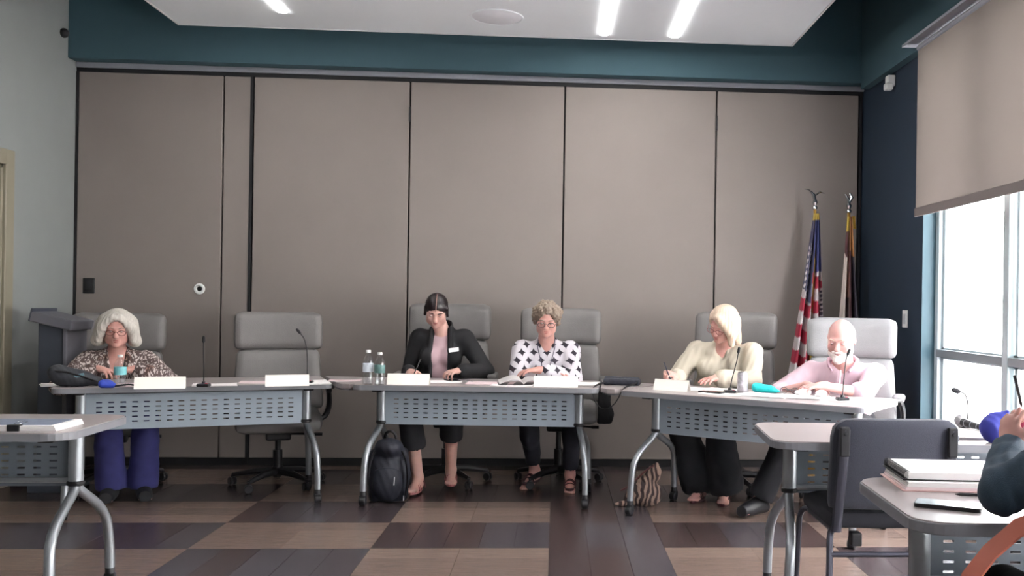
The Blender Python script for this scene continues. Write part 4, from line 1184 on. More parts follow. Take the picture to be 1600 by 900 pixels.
brow_g = mat('brow_grey', rgb(150, 130, 120), .8); brow_d = mat('brow_dark', rgb(50, 36, 34), .8); brow_l = mat('brow_light', rgb(196, 170, 150), .8)
def hairmat(n, c1, r=.45): return mat(n, c1, r, var=.14, nscale=14, stretch=(14, 14, 1.0), bump=.3, bscale=30)
hair_white = hairmat('hair_white', rgb(196, 190, 182)); hair_dark = hairmat('hair_dark', rgb(26, 16, 20), .28)
hair_ash = hairmat('hair_ash', rgb(134, 118, 104)); hair_bl = hairmat('hair_blonde', rgb(200, 178, 158)); hair_sil = hairmat('hair_silver', rgb(224, 214, 210))

def lapels(Q, NB, CH, BE, P0, SH, EL):
    for q in (-1, 1):
        a = NB + v3(q * .062, -.035, .012); b = v3(NB[0] + q * .068, CH[1] - .112, CH[2] + .02); c_ = v3(NB[0] + q * .062, BE[1] - .125, BE[2] - .02)
        Q.cap(a, b, .020, .018, .008); Q.cap(b, c_, .018, .012, .008)
P1, i1 = person(dict(at=(-2.855, 6.50, 20), label='seated woman with white bob and glasses, brown and white leaf print blouse', skin='rosy', w=1.14, belly=1.12,
    head=(-2.800, 6.36, 1.048), hrot=(1, 12, 2), hs=.98, sw=.17, rw=(-2.83, 6.19, .800), lw=(-2.63, 6.22, .800), pz=.55, pole=((-.9, .2, -.45), (.9, .2, -.45)),
    hands=[((.8, -.35, -.1), (0, .1, -1), 1, .5), ((-.8, -.15, -.1), (0, .1, -1), -1, .5)],
    hair=hair_bob, hairm=hair_white, strand=(.0035, 24), brow=brow_g, glasses=mat('glasses_brown', rgb(110, 60, 52), .3),
    knees=((-.02, -.42, .50), (.19, -.42, .50)), ankles=((-.0, -.40, .09), (.18, -.40, .09)), foot='shoe', footm=M['blackm'],
    clothes=[dict(kind='top', name='blouse', mat=pattern_leaf(), sleeve=(.75, .80), wide=.062, f=.012, wr=.006, wf=48, cut=[((0, -.06, .05), (0, -.125, -.14), .060, .030)]),
             dict(kind='pants', name='trousers', mat=mat('navy_trousers', rgb(44, 44, 98), .85, var=.12, nscale=16), flare=.03, f=.014, to=(.98, .98), wr=.006)]))
P2, i2 = person(dict(at=(-.785, 6.72, 0), label='seated woman with dark tied-back hair, black blazer and pale pink top', skin='fair', w=.94,
    head=(-.803, 6.56, 1.198), hrot=(5, 33, 3), hs=.95, sw=.157, neck=(-.775, 6.665, 1.055), rw=(-.965, 6.45, .79), lw=(-.62, 6.43, .80), pole=((-.25, .3, -.9), (.75, .2, -.7)),
    hands=[((.55, -.8, -.15), (.25, .2, -1), 1, .75), ((-.75, -.6, -.1), (-.3, 0, -1), -1, .75)],
    hair=hair_tied, hairm=hair_dark, strand=(.0012, 40), brow=brow_d,
    knees=((-.15, -.40, .53), (.12, -.40, .53)), ankles=((-.10, -.33, .10), (.10, -.20, .13)), foot='sandal', footm=mat('rose_sandal', rgb(150, 90, 90), .6),
    clothes=[dict(kind='top', name='shell_top', mat=mat('pale_pink_knit', rgb(180, 152, 158), .85, var=.03), sleeve=(-1, -1), f=.005, wr=.0015, collar=.0),
             dict(kind='top', name='blazer', mat=mat('black_blazer_cloth', rgb(14, 14, 19), .8, var=.08), sleeve=(.93, .93), f=.014, loose=.002, wr=.003, wf=36, front=.052, neckr=.012, hem=-.02, extra=lapels),
             dict(kind='pants', name='cropped_trousers', mat=mat('black_trousers', rgb(24, 22, 28), .85, var=.08), f=.018, flare=.014, to=(.50, .38), wr=.004)]))
bm = B(); tube(bm, [i2['T'](0, .018 + (y_ - .018) * 1.075, .026 + (z_ - .026) * 1.075) for y_, z_ in ((-.0835, .0385), (-.076, .054), (-.060, .0778), (-.040, .0965), (-.015, .1095), (.02, .1142))], [.004, .005, .005, .0045, .004, .002], 6, flat=.6)
pt = obj('hair_parting', bm, mat('parting', rgb(150, 116, 108), .6), [o for o in P2.children if o.name.startswith('hair')][0], True); pt['label'] = 'pale centre parting'
P3, i3 = person(dict(at=(-.035, 6.72, 0), label='seated woman with ash hair and glasses, white blouse with dark diamond motifs', skin='rosy', w=1.06, belly=1.05,
    head=(-.058, 6.50, 1.145), hrot=(0, 20, 2), hs=.96, sw=.168, rw=(-.02, 6.37, .80), lw=(-.10, 6.33, .815), pole=((-1, -.1, -.6), (1, -.1, -.6)),
    hands=[((.9, -.3, -.05), (0, .1, -1), 1, .35), ((-.9, -.15, -.05), (0, .1, -1), -1, .35)],
    hair=hair_short, hairm=hair_ash, strand=(.006, 16, .6), brow=brow_g, glasses=mat('glasses_dark', rgb(80, 70, 76), .3),
    knees=((-.14, -.40, .52), (.16, -.40, .52)), ankles=((-.09, -.10, .11), (.15, -.22, .10)), fdir=((-.45, -1, -.25), (-.02, -1, -.15)), foot='sandal', footm=mat('maroon_strap', rgb(66, 26, 34), .5),
    clothes=[dict(kind='top', name='blouse', mat=pattern_spots(), sleeve=(.72, .72), f=.012, wr=.005, wf=44, wide=.056, cut=[((0, -.06, .05), (0, -.118, -.12), .056, .026)]),
             dict(kind='pants', name='trousers', mat=mat('charcoal_trousers', rgb(32, 32, 42), .85, var=.1), f=.008, to=(.82, .85))]))
P4, i4 = person(dict(at=(1.125, 6.40, -20), label='seated blonde woman with glasses writing, pale cream-green long blouse', skin='rosy', w=1.16, belly=1.1,
    head=(1.085, 6.17, 1.135), hrot=(-20, 26, 12), hs=.98, sw=.185, neck=(1.12, 6.30, 1.0), rw=(.775, 6.03, .80), lw=(1.02, 5.98, .80), pole=((-.6, .3, -.7), (1, .1, -.5)),
    hands=[((-.75, -.55, .35), (-.5, .3, -.8), 1, 1.0, 1), ((-.75, -.65, -.05), (0, .1, -1), -1, .3)],
    hair=hair_blonde, hairm=hair_bl, strand=(.002, 30), brow=brow_l, glasses=mat('glasses_red_brown', rgb(120, 60, 60), .3),
    knees=((-.20, -.38, .50), (.06, -.40, .50)), ankles=((-.08, -.27, .09), (.08, -.30, .09)), foot='sandal', footm=mat('dark_red_sandal', rgb(70, 24, 36), .5),
    clothes=[dict(kind='top', name='blouse', mat=mat('cream_green_blouse', rgb(182, 174, 158), .85, var=.04), sleeve=(.88, .85), f=.014, wr=.010, wf=44, wide=.058, cut=[((0, -.06, .05), (-.015, -.125, -.13), .060, .026)]),
             dict(kind='pants', name='wide_trousers', mat=mat('black_wide_trousers', rgb(26, 26, 32), .9, var=.08), f=.025, flare=.055, to=(.92, .92), wr=.008)]))
P5, i5 = person(dict(at=(1.815, 5.95, -24), label='seated bald man with white beard, pale pink polo shirt', skin='pink', w=1.12, belly=1.22, man=True,
    head=(1.735, 5.73, 1.062), hrot=(-8, 18, 1), hs=1.04, sw=.195, hw=1.08, rw=(1.50, 5.62, .79), lw=(1.56, 5.48, .80), arm=(.29, .255), pole=((-1, .15, -.45), (1, -.05, -.5)),
    hands=[((.55, -.85, -.1), (.1, .1, -1), 1, .45), ((-.9, -.1, -.05), (0, .1, -1), -1, .4)],
    hair=hair_bald, hairm=hair_sil, strand=(.001, 30), brow=brow_l, beard=True,
    knees=((-.25, -.40, .50), (.14, -.42, .50)), ankles=((-.42, -.46, .10), (.14, -.40, .10)), fdir=((-.45, -.9, 0), (.1, -1, 0)), foot='shoe', footm=M['black'],
    clothes=[dict(kind='top', name='polo_shirt', mat=mat('pale_pink_pique', rgb(196, 170, 180), .85, var=.03, bump=.2, bscale=500), sleeve=(.12, .12), f=.013, wr=.006, wf=34, wide=.060, cut=[((0, -.10, .06), (0, -.15, -.02), .035, .010)]),
             dict(kind='pants', name='trousers', mat=mat('black_slacks', rgb(24, 24, 30), .9, var=.08), f=.012, flare=.02, to=(.94, .94))]))
P6, i6 = person(dict(at=(1.24, 1.93, 176), label='person in dark denim shirt at the right edge, hand raised holding a pen', skin='rosy', w=.98, h=.0045,
    head=(1.40, 2.10, 1.22), hrot=(0, 10, 0), sw=.165, neck=(1.38, 2.02, 1.04), rw=(1.66, 2.32, .80), lw=(1.172, 2.40, .893), arm=(.285, .24), pole=((.2, 0, -1), (1.0, -.15, -.9)),
    hands=[((-.3, .9, -.1), (0, 0, -1), 1, .4), ((.10, .12, 1), (.95, .25, -.1), -1, 1.1, 1)],
    hair=hair_short, hairm=hair_ash, brow=brow_g, strand=(.004, 20),
    knees=((-.12, -.42, .50), (.12, -.42, .53)), ankles=((-.12, -.38, .10), (.14, -.38, .10)), foot='shoe', footm=M['blackm'],
    clothes=[dict(kind='top', name='denim_shirt', mat=mat('dark_denim', rgb(46, 64, 80), .85, var=.10, nscale=30, bump=.3, bscale=400), sleeve=(.90, .93), f=.009, loose=.004, wr=.007, wf=50, wide=.040, h=.0055, hem=-.03),
             dict(kind='pants', name='trousers', mat=mat('black_jeans', rgb(26, 26, 30), .9, var=.1), f=.012)]))
#ITEMS
# ================================================================ small things
TOP = .7408
def flat_paper(name, label, cat, x, y, w, d, deg, mk='paper', n=1, z=TOP, group=None, dz=.0012):
    t = thing(name, label, cat, (x, y, z), radians(deg), group)
    for k in range(n):
        bm = B(); a = random.uniform(-.04, .04) if k else 0
        Mz = Matrix.Translation((random.uniform(-.006, .006) * (k > 0), random.uniform(-.006, .006) * (k > 0), k * dz)) @ Matrix.Rotation(a, 4, 'Z')
        # gently curled sheet
        nx = 6; V = []
        top = [[bm.verts.new(Mz @ Vector((-w / 2 + w * i / nx, sy * d / 2, .0004 + .003 * (abs(i / nx - .5) * 2) ** 3 * (k == n - 1)))) for i in range(nx + 1)] for sy in (-1, 1)]
        bot = [[bm.verts.new(v.co - Vector((0, 0, dz * .8))) for v in r] for r in top]
        for i in range(nx):
            bm.faces.new((top[0][i], top[0][i + 1], top[1][i + 1], top[1][i])); bm.faces.new((bot[0][i + 1], bot[0][i], bot[1][i], bot[1][i + 1]))
            bm.faces.new((bot[0][i], bot[0][i + 1], top[0][i + 1], top[0][i])); bm.faces.new((top[1][i], top[1][i + 1], bot[1][i + 1], bot[1][i]))
        bm.faces.new((bot[0][0], top[0][0], top[1][0], bot[1][0])); bm.faces.new((bot[0][-1], bot[1][-1], top[1][-1], top[0][-1]))
        obj('sheet', bm, M[mk], t)
    return t
def name_card(a, b, label):
    (x0, y0), (x1, y1) = a, b; L = sqrt((x1 - x0) ** 2 + (y1 - y0) ** 2)
    t = thing('name_card', label, 'name card', ((x0 + x1) / 2, (y0 + y1) / 2, TOP), atan2(y1 - y0, x1 - x0), 'folded name cards on the tables')
    for nm, s in (('front_leaf', -1), ('back_leaf', 1)):
        bm = B()
        p = [(-L / 2, s * .028, 0), (L / 2, s * .028, 0), (L / 2, 0, .066), (-L / 2, 0, .066)]
        q = [(a_, b_ - s * .0015, c_) for a_, b_, c_ in p]
        vs = [bm.verts.new(v) for v in p]; ws = [bm.verts.new(v) for v in q]
        bm.faces.new(vs); bm.faces.new(ws[::-1])
        for i in range(4): bm.faces.new((vs[i], vs[(i + 1) % 4], ws[(i + 1) % 4], ws[i]))
        obj(nm, bm, M['card'], t)
    return t
name_card((-2.335, 5.525), (-2.085, 5.605), 'blank cream name card in front of the white-haired woman')
name_card((-1.695, 5.775), (-1.462, 5.85), 'blank cream name card in front of the empty chair')
name_card((-1.025, 6.00), (-.767, 5.99), 'blank cream name card in front of the woman in the black blazer')
name_card((-.125, 5.935), (.145, 5.925), 'blank cream name card in front of the woman in the spotted blouse')
name_card((.61, 5.80), (.80, 5.67), 'blank cream name card in front of the blonde woman')

def goose_mic(x, y, pts, label, base=True, cat='microphone', head=.008):
    t = thing('gooseneck_microphone', label, cat, (x, y, TOP), 0, 'gooseneck microphones on the tables')
    if base:
        bm = B(); box(bm, -.034, .034, -.028, .028, 0, .018, bev=.006); lathe(bm, [(.012, .018), (.009, .03), (0, .03)], 10); obj('base', bm, M['black'], t)
        bm = B(); box(bm, .014, .026, -.018, -.008, .018, .021, bev=.001, seg=1); obj('button', bm, M['redcloth'], t)
    bm = B(); tube(bm, pts, .0032, 8); obj('gooseneck', bm, M['black'], t, True)
    p, q = Vector(pts[-1]), (Vector(pts[-1]) - Vector(pts[-2])).normalized()
    bm = B(); tube(bm, [p - q * .002, p + q * .006, p + q * .03, p + q * .038], [head * .5, head, head, head * .5], 10); obj('microphone_head', bm, M['blackm'], t, True)
    return t
goose_mic(-2.02, 5.70, [(0, 0, .015), (.0, 0, .10), (-.004, 0, .20), (-.004, 0, .255)], 'straight black gooseneck microphone beside the cream card on the left table')
goose_mic(-1.505, 5.98, bez((0, 0, .015), (0, 0, .16), (.005, 0, .26), (-.045, 0, .305), 8), 'curved black gooseneck microphone in front of the empty chair')
goose_mic(1.035, 5.615, [(0, 0, .015), (.012, 0, .08), (.04, 0, .19), (.047, 0, .235)], 'slanted black gooseneck microphone in front of the blonde woman')
goose_mic(1.59, 5.21, [(0, 0, .015), (.004, 0, .08), (.012, 0, .18), (.022, .01, .235), (.028, .01, .25)], 'black gooseneck microphone in front of the bearded man')
goose_mic(1.79, 4.05, bez((0, 0, .015), (0, 0, .09), (.01, 0, .15), (-.035, 0, .155), 8), 'bent black gooseneck microphone beyond the charcoal chair, against the window', head=.011)

def bottle(x, y, h, lab, label, capm='white'):
    t = thing('water_bottle', label, 'bottle', (x, y, TOP), random.random(), 'water bottles on the tables'); s = h / .2
    bm = B(); lathe(bm, [(0, 0), (.029, 0), (.032, .006), (.032, .05), (.030, .055), (.032, .06), (.032, .125), (.028, .15), (.014, .178), (.0125, .188), (0, .188)], 24)
    for v in bm.verts: v.co.z *= s
    obj('bottle_body', bm, M['bottle'], t, True)
    bm = B(); lathe(bm, [(.0325, .075), (.0328, .078), (.0328, .122), (.0325, .125)], 24)
    for v in bm.verts: v.co.z *= s
    obj('bottle_label', bm, lab, t, True)
    bm = B(); lathe(bm, [(0, .186), (.0145, .186), (.0145, .2), (.013, .202), (0, .202)], 16)
    for v in bm.verts: v.co.z *= s
    obj('bottle_cap', bm, M[capm], t, True)
    bm = B(); lathe(bm, [(0, .003), (.028, .004), (.030, .05), (.030, .10), (0, .10)], 20)
    for v in bm.verts: v.co.z *= s
    obj('water', bm, M['bottle'], t, True)
lab_w = mat('label_white_blue', rgb(214, 222, 232), .5, var=.15, nscale=40); lab_g = mat('label_green', rgb(96, 130, 128), .5, var=.2, nscale=50); lab_t = mat('label_teal', rgb(120, 190, 196), .5, var=.15, nscale=30)
bottle(-1.135, 5.955, .208, lab_w, 'clear water bottle with whitish label, left of the pair on the centre table')
bottle(-1.06, 5.925, .197, lab_g, 'clear water bottle with green-grey label, right of the pair on the centre table')
bottle(-2.47, 5.66, .18, lab_t, 'clear water bottle with teal label in front of the white-haired woman')

def sdf_thing(name, label, cat, loc, rz, fn, m, part='body', h=.004, disp=None, ext=.3):
    t = thing(name, label, cat, loc, rz); Q = SDF((-ext, -ext, -.02), (ext, ext, ext * 1.4), h); fn(Q)
    Q.bx((0, 0, -.5), (1, 1, .5), 0, None, True)
    link(part, Q.mesh(part, disp), m, t); return t
# left table
def fn(Q):
    Q.cap((-.10, .01, .075), (.10, -.02, .03), .050, .028, .02); Q.ell((-.12, .0, .08), (.035, .04, .03), .02); Q.ell((-.03, .0, .04), (.10, .05, .045), .03)
t = sdf_thing('camera_case', 'dark grey padded bag lying at the left end of the left table', 'bag', (-2.70, 5.66, TOP), radians(16), fn, mat('case_grey', rgb(48, 50, 56), .6, var=.2, nscale=14), disp=wrinkle(.004, 50), h=.005, ext=.2)
bm = B(); tube(bm, [(-.13, -.035, .09), (-.05, -.055, .085), (.04, -.05, .055), (.10, -.045, .03)], .006, 6, flat=.5); obj('strap', bm, M['black'], t, True)
bm = B(); box(bm, .0, .05, -.052, -.045, .05, .07, bev=.002, M=Matrix.Rotation(-.2, 4, 'Y')); obj('buckle', bm, mat('teal_grey', rgb(90, 120, 130), .5), t)
def fn(Q): Q.cap((-.02, 0, .022), (.03, 0, .016), .024, .016, .01); Q.ell((.0, .01, .03), (.03, .02, .016), .01)
t = sdf_thing('blue_pouch', 'small bright blue item with black cord on the left table', 'pouch', (-2.50, 5.565, TOP), .3, fn, mat('cobalt', rgb(50, 76, 190), .5, var=.15, nscale=30), h=.003, ext=.09)
bm = B(); tube(bm, bez((.03, 0, .01), (.08, -.03, .012), (.11, .02, .03), (.16, -.01, .004), 10), .005, 6); obj('cord', bm, M['black'], t, True)
flat_paper('paper_stack', 'white papers under the microphone on the left table', 'paper', -1.99, 5.80, .24, .15, 20, n=4)
flat_paper('paper_stack', 'pale pink papers in front of the white-haired woman', 'paper', -2.40, 5.80, .28, .2, 18, 'pinkpaper', n=2)
flat_paper('sheet_of_paper', 'pale pink sheet on the left table before the empty chair', 'paper', -1.78, 6.04, .28, .2, 12, 'pinkpaper')
flat_paper('writing_pad', 'white pad at the right end of the left table', 'paper', -1.50, 6.03, .21, .26, 22, n=6)
flat_paper('folded_paper', 'folded white paper at the far left end of the left table', 'paper', -2.87, 5.70, .10, .16, 30, n=6)
flat_paper('sheet_of_paper', 'pale sheet on the small wedge between left and centre tables', 'paper', -1.33, 6.22, .20, .14, 6, 'pinkpaper', z=TOP + .0)
# centre table
flat_paper('sheet_of_paper', 'white paper under the hands of the woman in the blazer', 'paper', -.74, 6.22, .28, .21, 8, n=2)
flat_paper('sheet_of_paper', 'pale pink sheet in the middle of the centre table', 'paper', -.40, 6.13, .30, .2, -4, 'pinkpaper', n=2)
flat_paper('sheet_of_paper', 'bright sheet near the front edge of the centre table', 'paper', -.26, 5.99, .26, .14, -4)
flat_paper('paper_stack', 'loose papers at the right end of the centre table', 'paper', .20, 6.12, .16, .26, -8, n=5)
t = thing('open_booklet', 'open white booklet with dark cover edge before the woman in the spotted blouse', 'booklet', (-.20, 6.10, TOP), radians(6))
for sx in (-1, 1):
    bm = B(); n = 8; r0 = []; r1 = []
    for i in range(n + 1):
        x = sx * .15 * i / n; z = .006 + .030 * sin(pi * (i / n) ** .7) * (1 if sx < 0 else .8); r0.append(bm.verts.new((x, -.10, z))); r1.append(bm.verts.new((x, .10, z + .012)))
    for i in range(n): bm.faces.new((r0[i], r0[i + 1], r1[i + 1], r1[i]))
    bmesh.ops.solidify(bm, geom=bm.faces[:], thickness=.004); obj('page_block', bm, M['paper'], t, True)
bm = B(); box(bm, -.155, .155, -.103, .103, 0, .003, bev=.001, seg=1); obj('cover', bm, M['black'], t)
t = thing('mobile_phone', 'dark phone held low by the woman in the blazer', 'phone', (-.66, 6.29, TOP), radians(25)); bm = B(); prism(bm, rrect(-.036, .036, -.072, .072, .009), 0, .008, bev=.002); obj('phone_body', bm, M['black'], t)
bm = B(); prism(bm, rrect(-.033, .033, -.069, .069, .007), .0078, .0086); obj('phone_screen', bm, M['screen'], t)
t = thing('key_bunch', 'small silvery keys beside the phone on the centre table', 'keys', (-.54, 6.20, TOP))
for k in range(4):
    bm = B(); a = k * .7; lathe(bm, [(.004, 0), (.011, 0), (.011, .002), (.004, .002)], 10, (.014 * cos(a), .014 * sin(a), .002 * k)); box(bm, .02, .055, -.003, .003, 0, .002, M=Matrix.Rotation(a, 4, 'Z') @ Matrix.Translation((0, 0, .002 * k))); obj('key', bm, M['chrome'], t)
# pouch on the wedge with a hanging strap
def fn(Q): Q.bx((0, 0, .022), (.118, .045, .02), .01, None, False, .015); Q.cap((-.10, 0, .045), (.10, 0, .042), .012, .010, .015)
t = sdf_thing('flat_pouch', 'flat black zipped pouch with a hanging strap between centre and right tables', 'pouch', (.43, 6.09, TOP), radians(-12), fn, M['backpack'], h=.004, disp=wrinkle(.003, 60), ext=.17)
bm = B(); pts = bez((-.10, -.04, .02), (-.14, -.16, .01), (-.145, -.25, .012), (-.145, -.268, -.02), 6) + bez((-.145, -.268, -.02), (-.12, -.27, -.16), (-.02, -.30, -.16), (.035, -.28, -.02), 10)[1:] + bez((.035, -.28, -.02), (.04, -.24, .014), (.07, -.12, .01), (.10, -.04, .02), 6)[1:]
tube(bm, pts, .0065, 6, flat=.45); obj('strap', bm, M['black'], t, True)
# right table
flat_paper('sheet_of_paper', 'white sheet under the writing hand of the blonde woman', 'paper', .82, 5.88, .30, .21, -30, n=2)
flat_paper('paper_stack', 'white papers under the left arm of the blonde woman', 'paper', 1.02, 5.78, .24, .2, -40, n=3)
flat_paper('paper_stack', 'white papers at the centre of the right table', 'paper', 1.22, 5.45, .30, .2, -36, n=5)
flat_paper('paper_stack', 'white papers before the bearded man', 'paper', 1.40, 5.36, .28, .2, -30, n=6)
flat_paper('sheet_of_paper', 'white sheet under the forearm of the bearded man', 'paper', 1.56, 5.30, .26, .2, -36)
flat_paper('sheet_of_paper', 'white sheet at the far right end of the right table', 'paper', 1.78, 5.24, .22, .24, -50)
flat_paper('sheet_of_paper', 'white sheet near the front edge of the right table', 'paper', .98, 5.52, .26, .15, -36)
t = thing('mobile_phone', 'thin dark phone lying beside the microphone of the blonde woman', 'phone', (.925, 5.60, TOP + .002), radians(-36)); bm = B(); prism(bm, rrect(-.075, .075, -.036, .036, .009), 0, .008, bev=.002); obj('phone_body', bm, M['black'], t)
bm = B(); prism(bm, rrect(-.070, .070, -.032, .032, .007), .0078, .0086); obj('phone_screen', bm, M['screen'], t)
t = thing('drink_can', 'silvery patterned drink can on the right table beside the microphone', 'can', (1.12, 5.66, TOP))
bm = B(); lathe(bm, [(0, 0), (.026, 0), (.032, .008), (.032, .108), (.027, .118), (.027, .121), (.024, .119), (0, .118)], 24); obj('can_body', bm, mat('can_print', rgb(196, 192, 200), .3, metal=.5, var=.35, nscale=38), t, True)
bm = B(); lathe(bm, [(.0262, .117), (.0278, .119), (.0272, .122), (.0255, .121)], 24); obj('can_rim', bm, M['chrome'], t, True)
def fn(Q): Q.cap((-.05, 0, .028), (.04, 0, .022), .030, .022, .01); Q.ell((.065, 0, .012), (.025, .02, .012), .02)
sdf_thing('turquoise_case', 'bright turquoise soft case on the right table', 'case', (1.255, 5.66, TOP), radians(-25), fn, M['teal_item'], h=.004, disp=wrinkle(.003, 60), ext=.12)
t = thing('folded_glasses', 'folded grey glasses on the right table beside the turquoise case', 'glasses', (1.39, 5.60, TOP), radians(-30))
bm = B()
for q in (-1, 1): tube(bm, [(q * .033 + .023 * cos(a), 0, .019 + .017 * sin(a)) for a in np.linspace(0, 2 * pi, 15)], .0022, 6)
tube(bm, [(-.01, 0, .024), (0, 0, .027), (.01, 0, .024)], .002, 6); obj('rim', bm, mat('grey_rim', rgb(120, 110, 112), .3), t, True)
for q in (-1, 1):
    bm = B(); tube(bm, [(q * .056, 0, .026), (q * .05, .02, .025), (-q * .05, .024 + .004 * q, .010), (-q * .062, .02, .004)], .0022, 6); obj('temple', bm, mat('grey_temple', rgb(110, 104, 108), .3), t, True)
for k, (x, y) in enumerate(((1.43, 5.46), (1.51, 5.36))):
    def fn(Q, k=k): Q.ell((0, 0, .018), (.045, .032, .024), .01); Q.ell((.03, .01, .02), (.02, .024, .018), .02)
    sdf_thing('crumpled_napkin', ['crumpled white napkin by the man\'s right hand', 'crumpled white napkin nearer the man\'s microphone'][k], 'napkin', (x, y, TOP), k, fn, M['paper'], h=.004, disp=wrinkle(.008, 90, k), ext=.09)
# pens held in hands
def pen(label, tip, tail, m):
    t = thing('pen', label, 'pen', tip); d = Vector(tail) - Vector(tip); u = d.normalized()
    bm = B(); tube(bm, [u * .012, d], .0042, 8); obj('barrel', bm, m, t, True); bm = B(); tube(bm, [(0, 0, 0), u * .012], [.001, .0040], 8); obj('nib', bm, M['black'], t, True)
pen('dark pen held by the woman in the black blazer', (-.915, 6.30, .765), (-.875, 6.36, .875), M['black'])
pen('dark pen held upright by the blonde woman', (.735, 5.93, .755), (.685, 6.00, .895), M['cframe'])
pen('black pen held up by the person in denim', (1.215, 2.42, 1.00), (1.165, 2.36, 1.085), M['black'])

# middle right table
flat_paper('paper_stack', 'white papers beyond the charcoal chair on the pale table', 'paper', 1.72, 3.82, .26, .30, -4, n=8)
t = thing('handheld_microphone', 'black handheld microphone with grey mesh head lying on the pale table', 'microphone', (1.745, 4.02, TOP + .034), radians(-78))
bm = B(); tube(bm, [(.02, 0, -.004), (.12, 0, -.010), (.20, 0, -.014)], [.018, .013, .011], 14); obj('microphone_body', bm, M['black'], t, True)
bm = B(); lathe(bm, [(0, -.026), (.016, -.021), (.0255, -.006), (.026, .006), (.018, .022), (0, .026)], 16, (0, 0, 0), Matrix.Rotation(pi / 2, 4, 'Y')); obj('mesh_head', bm, mat('mic_mesh', rgb(150, 148, 150), .4, metal=.5, var=.3, nscale=200), t, True)
for k in range(3):
    bm = B(); lathe(bm, [(.0165 - .0018 * k, -.002), (.0178 - .0018 * k, 0), (.0165 - .0018 * k, .002)], 12, (.045 + .04 * k, 0, -.006 - .002 * k), Matrix.Rotation(pi / 2, 4, 'Y')); obj('ring', bm, M['silver'], t, True)
def fn(Q): Q.ell((0, 0, .055), (.052, .05, .057), .01); Q.cap((.02, 0, .085), (.045, -.02, .12), .028, .008, .03)
sdf_thing('cloth_pouch', 'royal blue rounded cloth pouch in front of the raised hand', 'pouch', (1.695, 3.60, TOP), 0, fn, M['bluecloth'], h=.004, disp=wrinkle(.004, 40), ext=.16)
t = thing('paper_cup', 'red and white cup behind the raised hand', 'cup', (1.83, 3.63, TOP)); bm = B(); lathe(bm, [(0, 0), (.028, 0), (.036, .10), (.033, .10), (.026, .006)], 20); obj('cup_body', bm, M['redcloth'], t, True)
bm = B(); lathe(bm, [(.0345, .088), (.038, .10), (.037, .108), (0, .108)], 20); obj('lid', bm, M['white'], t, True)
# left foreground table: clipped stack
t = thing('clipped_paper_stack', 'stack of paper with a black binder clip on the left foreground table', 'paper', (-2.03, 3.87, TOP), radians(2))
for k in range(5):
    bm = B(); box(bm, -.155 + .002 * k, .155 - .002 * k, -.115, .115, k * .004, k * .004 + .0036); obj('sheets', bm, M['paper'], t)
bm = B(); box(bm, -.15, .125, -.09, .105, .0198, .0206); obj('cover_sheet', bm, M['cover'], t)
bm = B(); box(bm, -.02, .025, -.121, -.09, -.001, .024, bev=.002, seg=1); obj('binder_clip', bm, M['black'], t)
bm = B(); tube(bm, [(-.008, -.09, .024), (-.016, -.05, .027), (-.006, -.03, .028), (.01, -.03, .028), (.02, -.05, .027), (.012, -.09, .024)], .0014, 6); obj('clip_handle', bm, M['chrome'], t, True)
# near right table: notebook stack, phone, pen
a6 = radians(-6)
t = thing('spiral_notebook', 'open white spiral notebook on top of the pile at the lower right', 'notebook', (1.17, 2.76, TOP + .026), a6)
bm = B(); box(bm, -.17, .17, -.125, .125, 0, .003, bev=.001, seg=1); obj('cover', bm, M['black'], t)
bm = B(); 
for i in range(12):
    f = i / 11.; box(bm, -.155 + .002 * random.random(), .165, -.122, .122, .003 + i * .0016, .0043 + i * .0016)
o = obj('page_block', bm, M['paper'], t); o['kind'] = 'stuff'
bm = B(); 
for i in range(22):
    y = -.115 + i * .011; tube(bm, [(-.155 + .011 * cos(a), y, .012 + .014 * sin(a)) for a in np.linspace(0, 2 * pi, 9)[:-1]], .0012, 4)
o = obj('spiral_binding', bm, M['black'], t, True); o['kind'] = 'stuff'
t = thing('folder', 'pinkish folder of papers under the spiral notebook', 'folder', (1.165, 2.745, TOP), a6)
bm = B(); box(bm, -.175, .165, -.14, .13, 0, .003, bev=.001, seg=1); obj('cover', bm, mat('folder_pink', rgb(196, 160, 156), .6), t)
for k in range(5):
    bm = B(); box(bm, -.165 + .002 * k, .16, -.135, .125, .003 + k * .0044, .007 + k * .0044); obj('sheets', bm, M['pinkpaper'] if k < 2 else M['paper'], t)
t = thing('mobile_phone', 'black phone with silvery face lying near the edge at the lower right', 'phone', (1.02, 2.415, TOP), radians(28))
bm = B(); prism(bm, rrect(-.040, .040, -.082, .082, .011), 0, .010, bev=.002); obj('phone_body', bm, M['black'], t)
bm = B(); prism(bm, rrect(-.037, .037, -.079, .079, .009), .0098, .0106); obj('phone_screen', bm, M['lightscreen'], t)
for o_ in [t]: o_.rotation_euler.z = radians(62)
pen('dark pen lying beside the notebook at the lower right', (1.10, 2.56, TOP + .005), (1.25, 2.52, TOP + .006), M['black'])

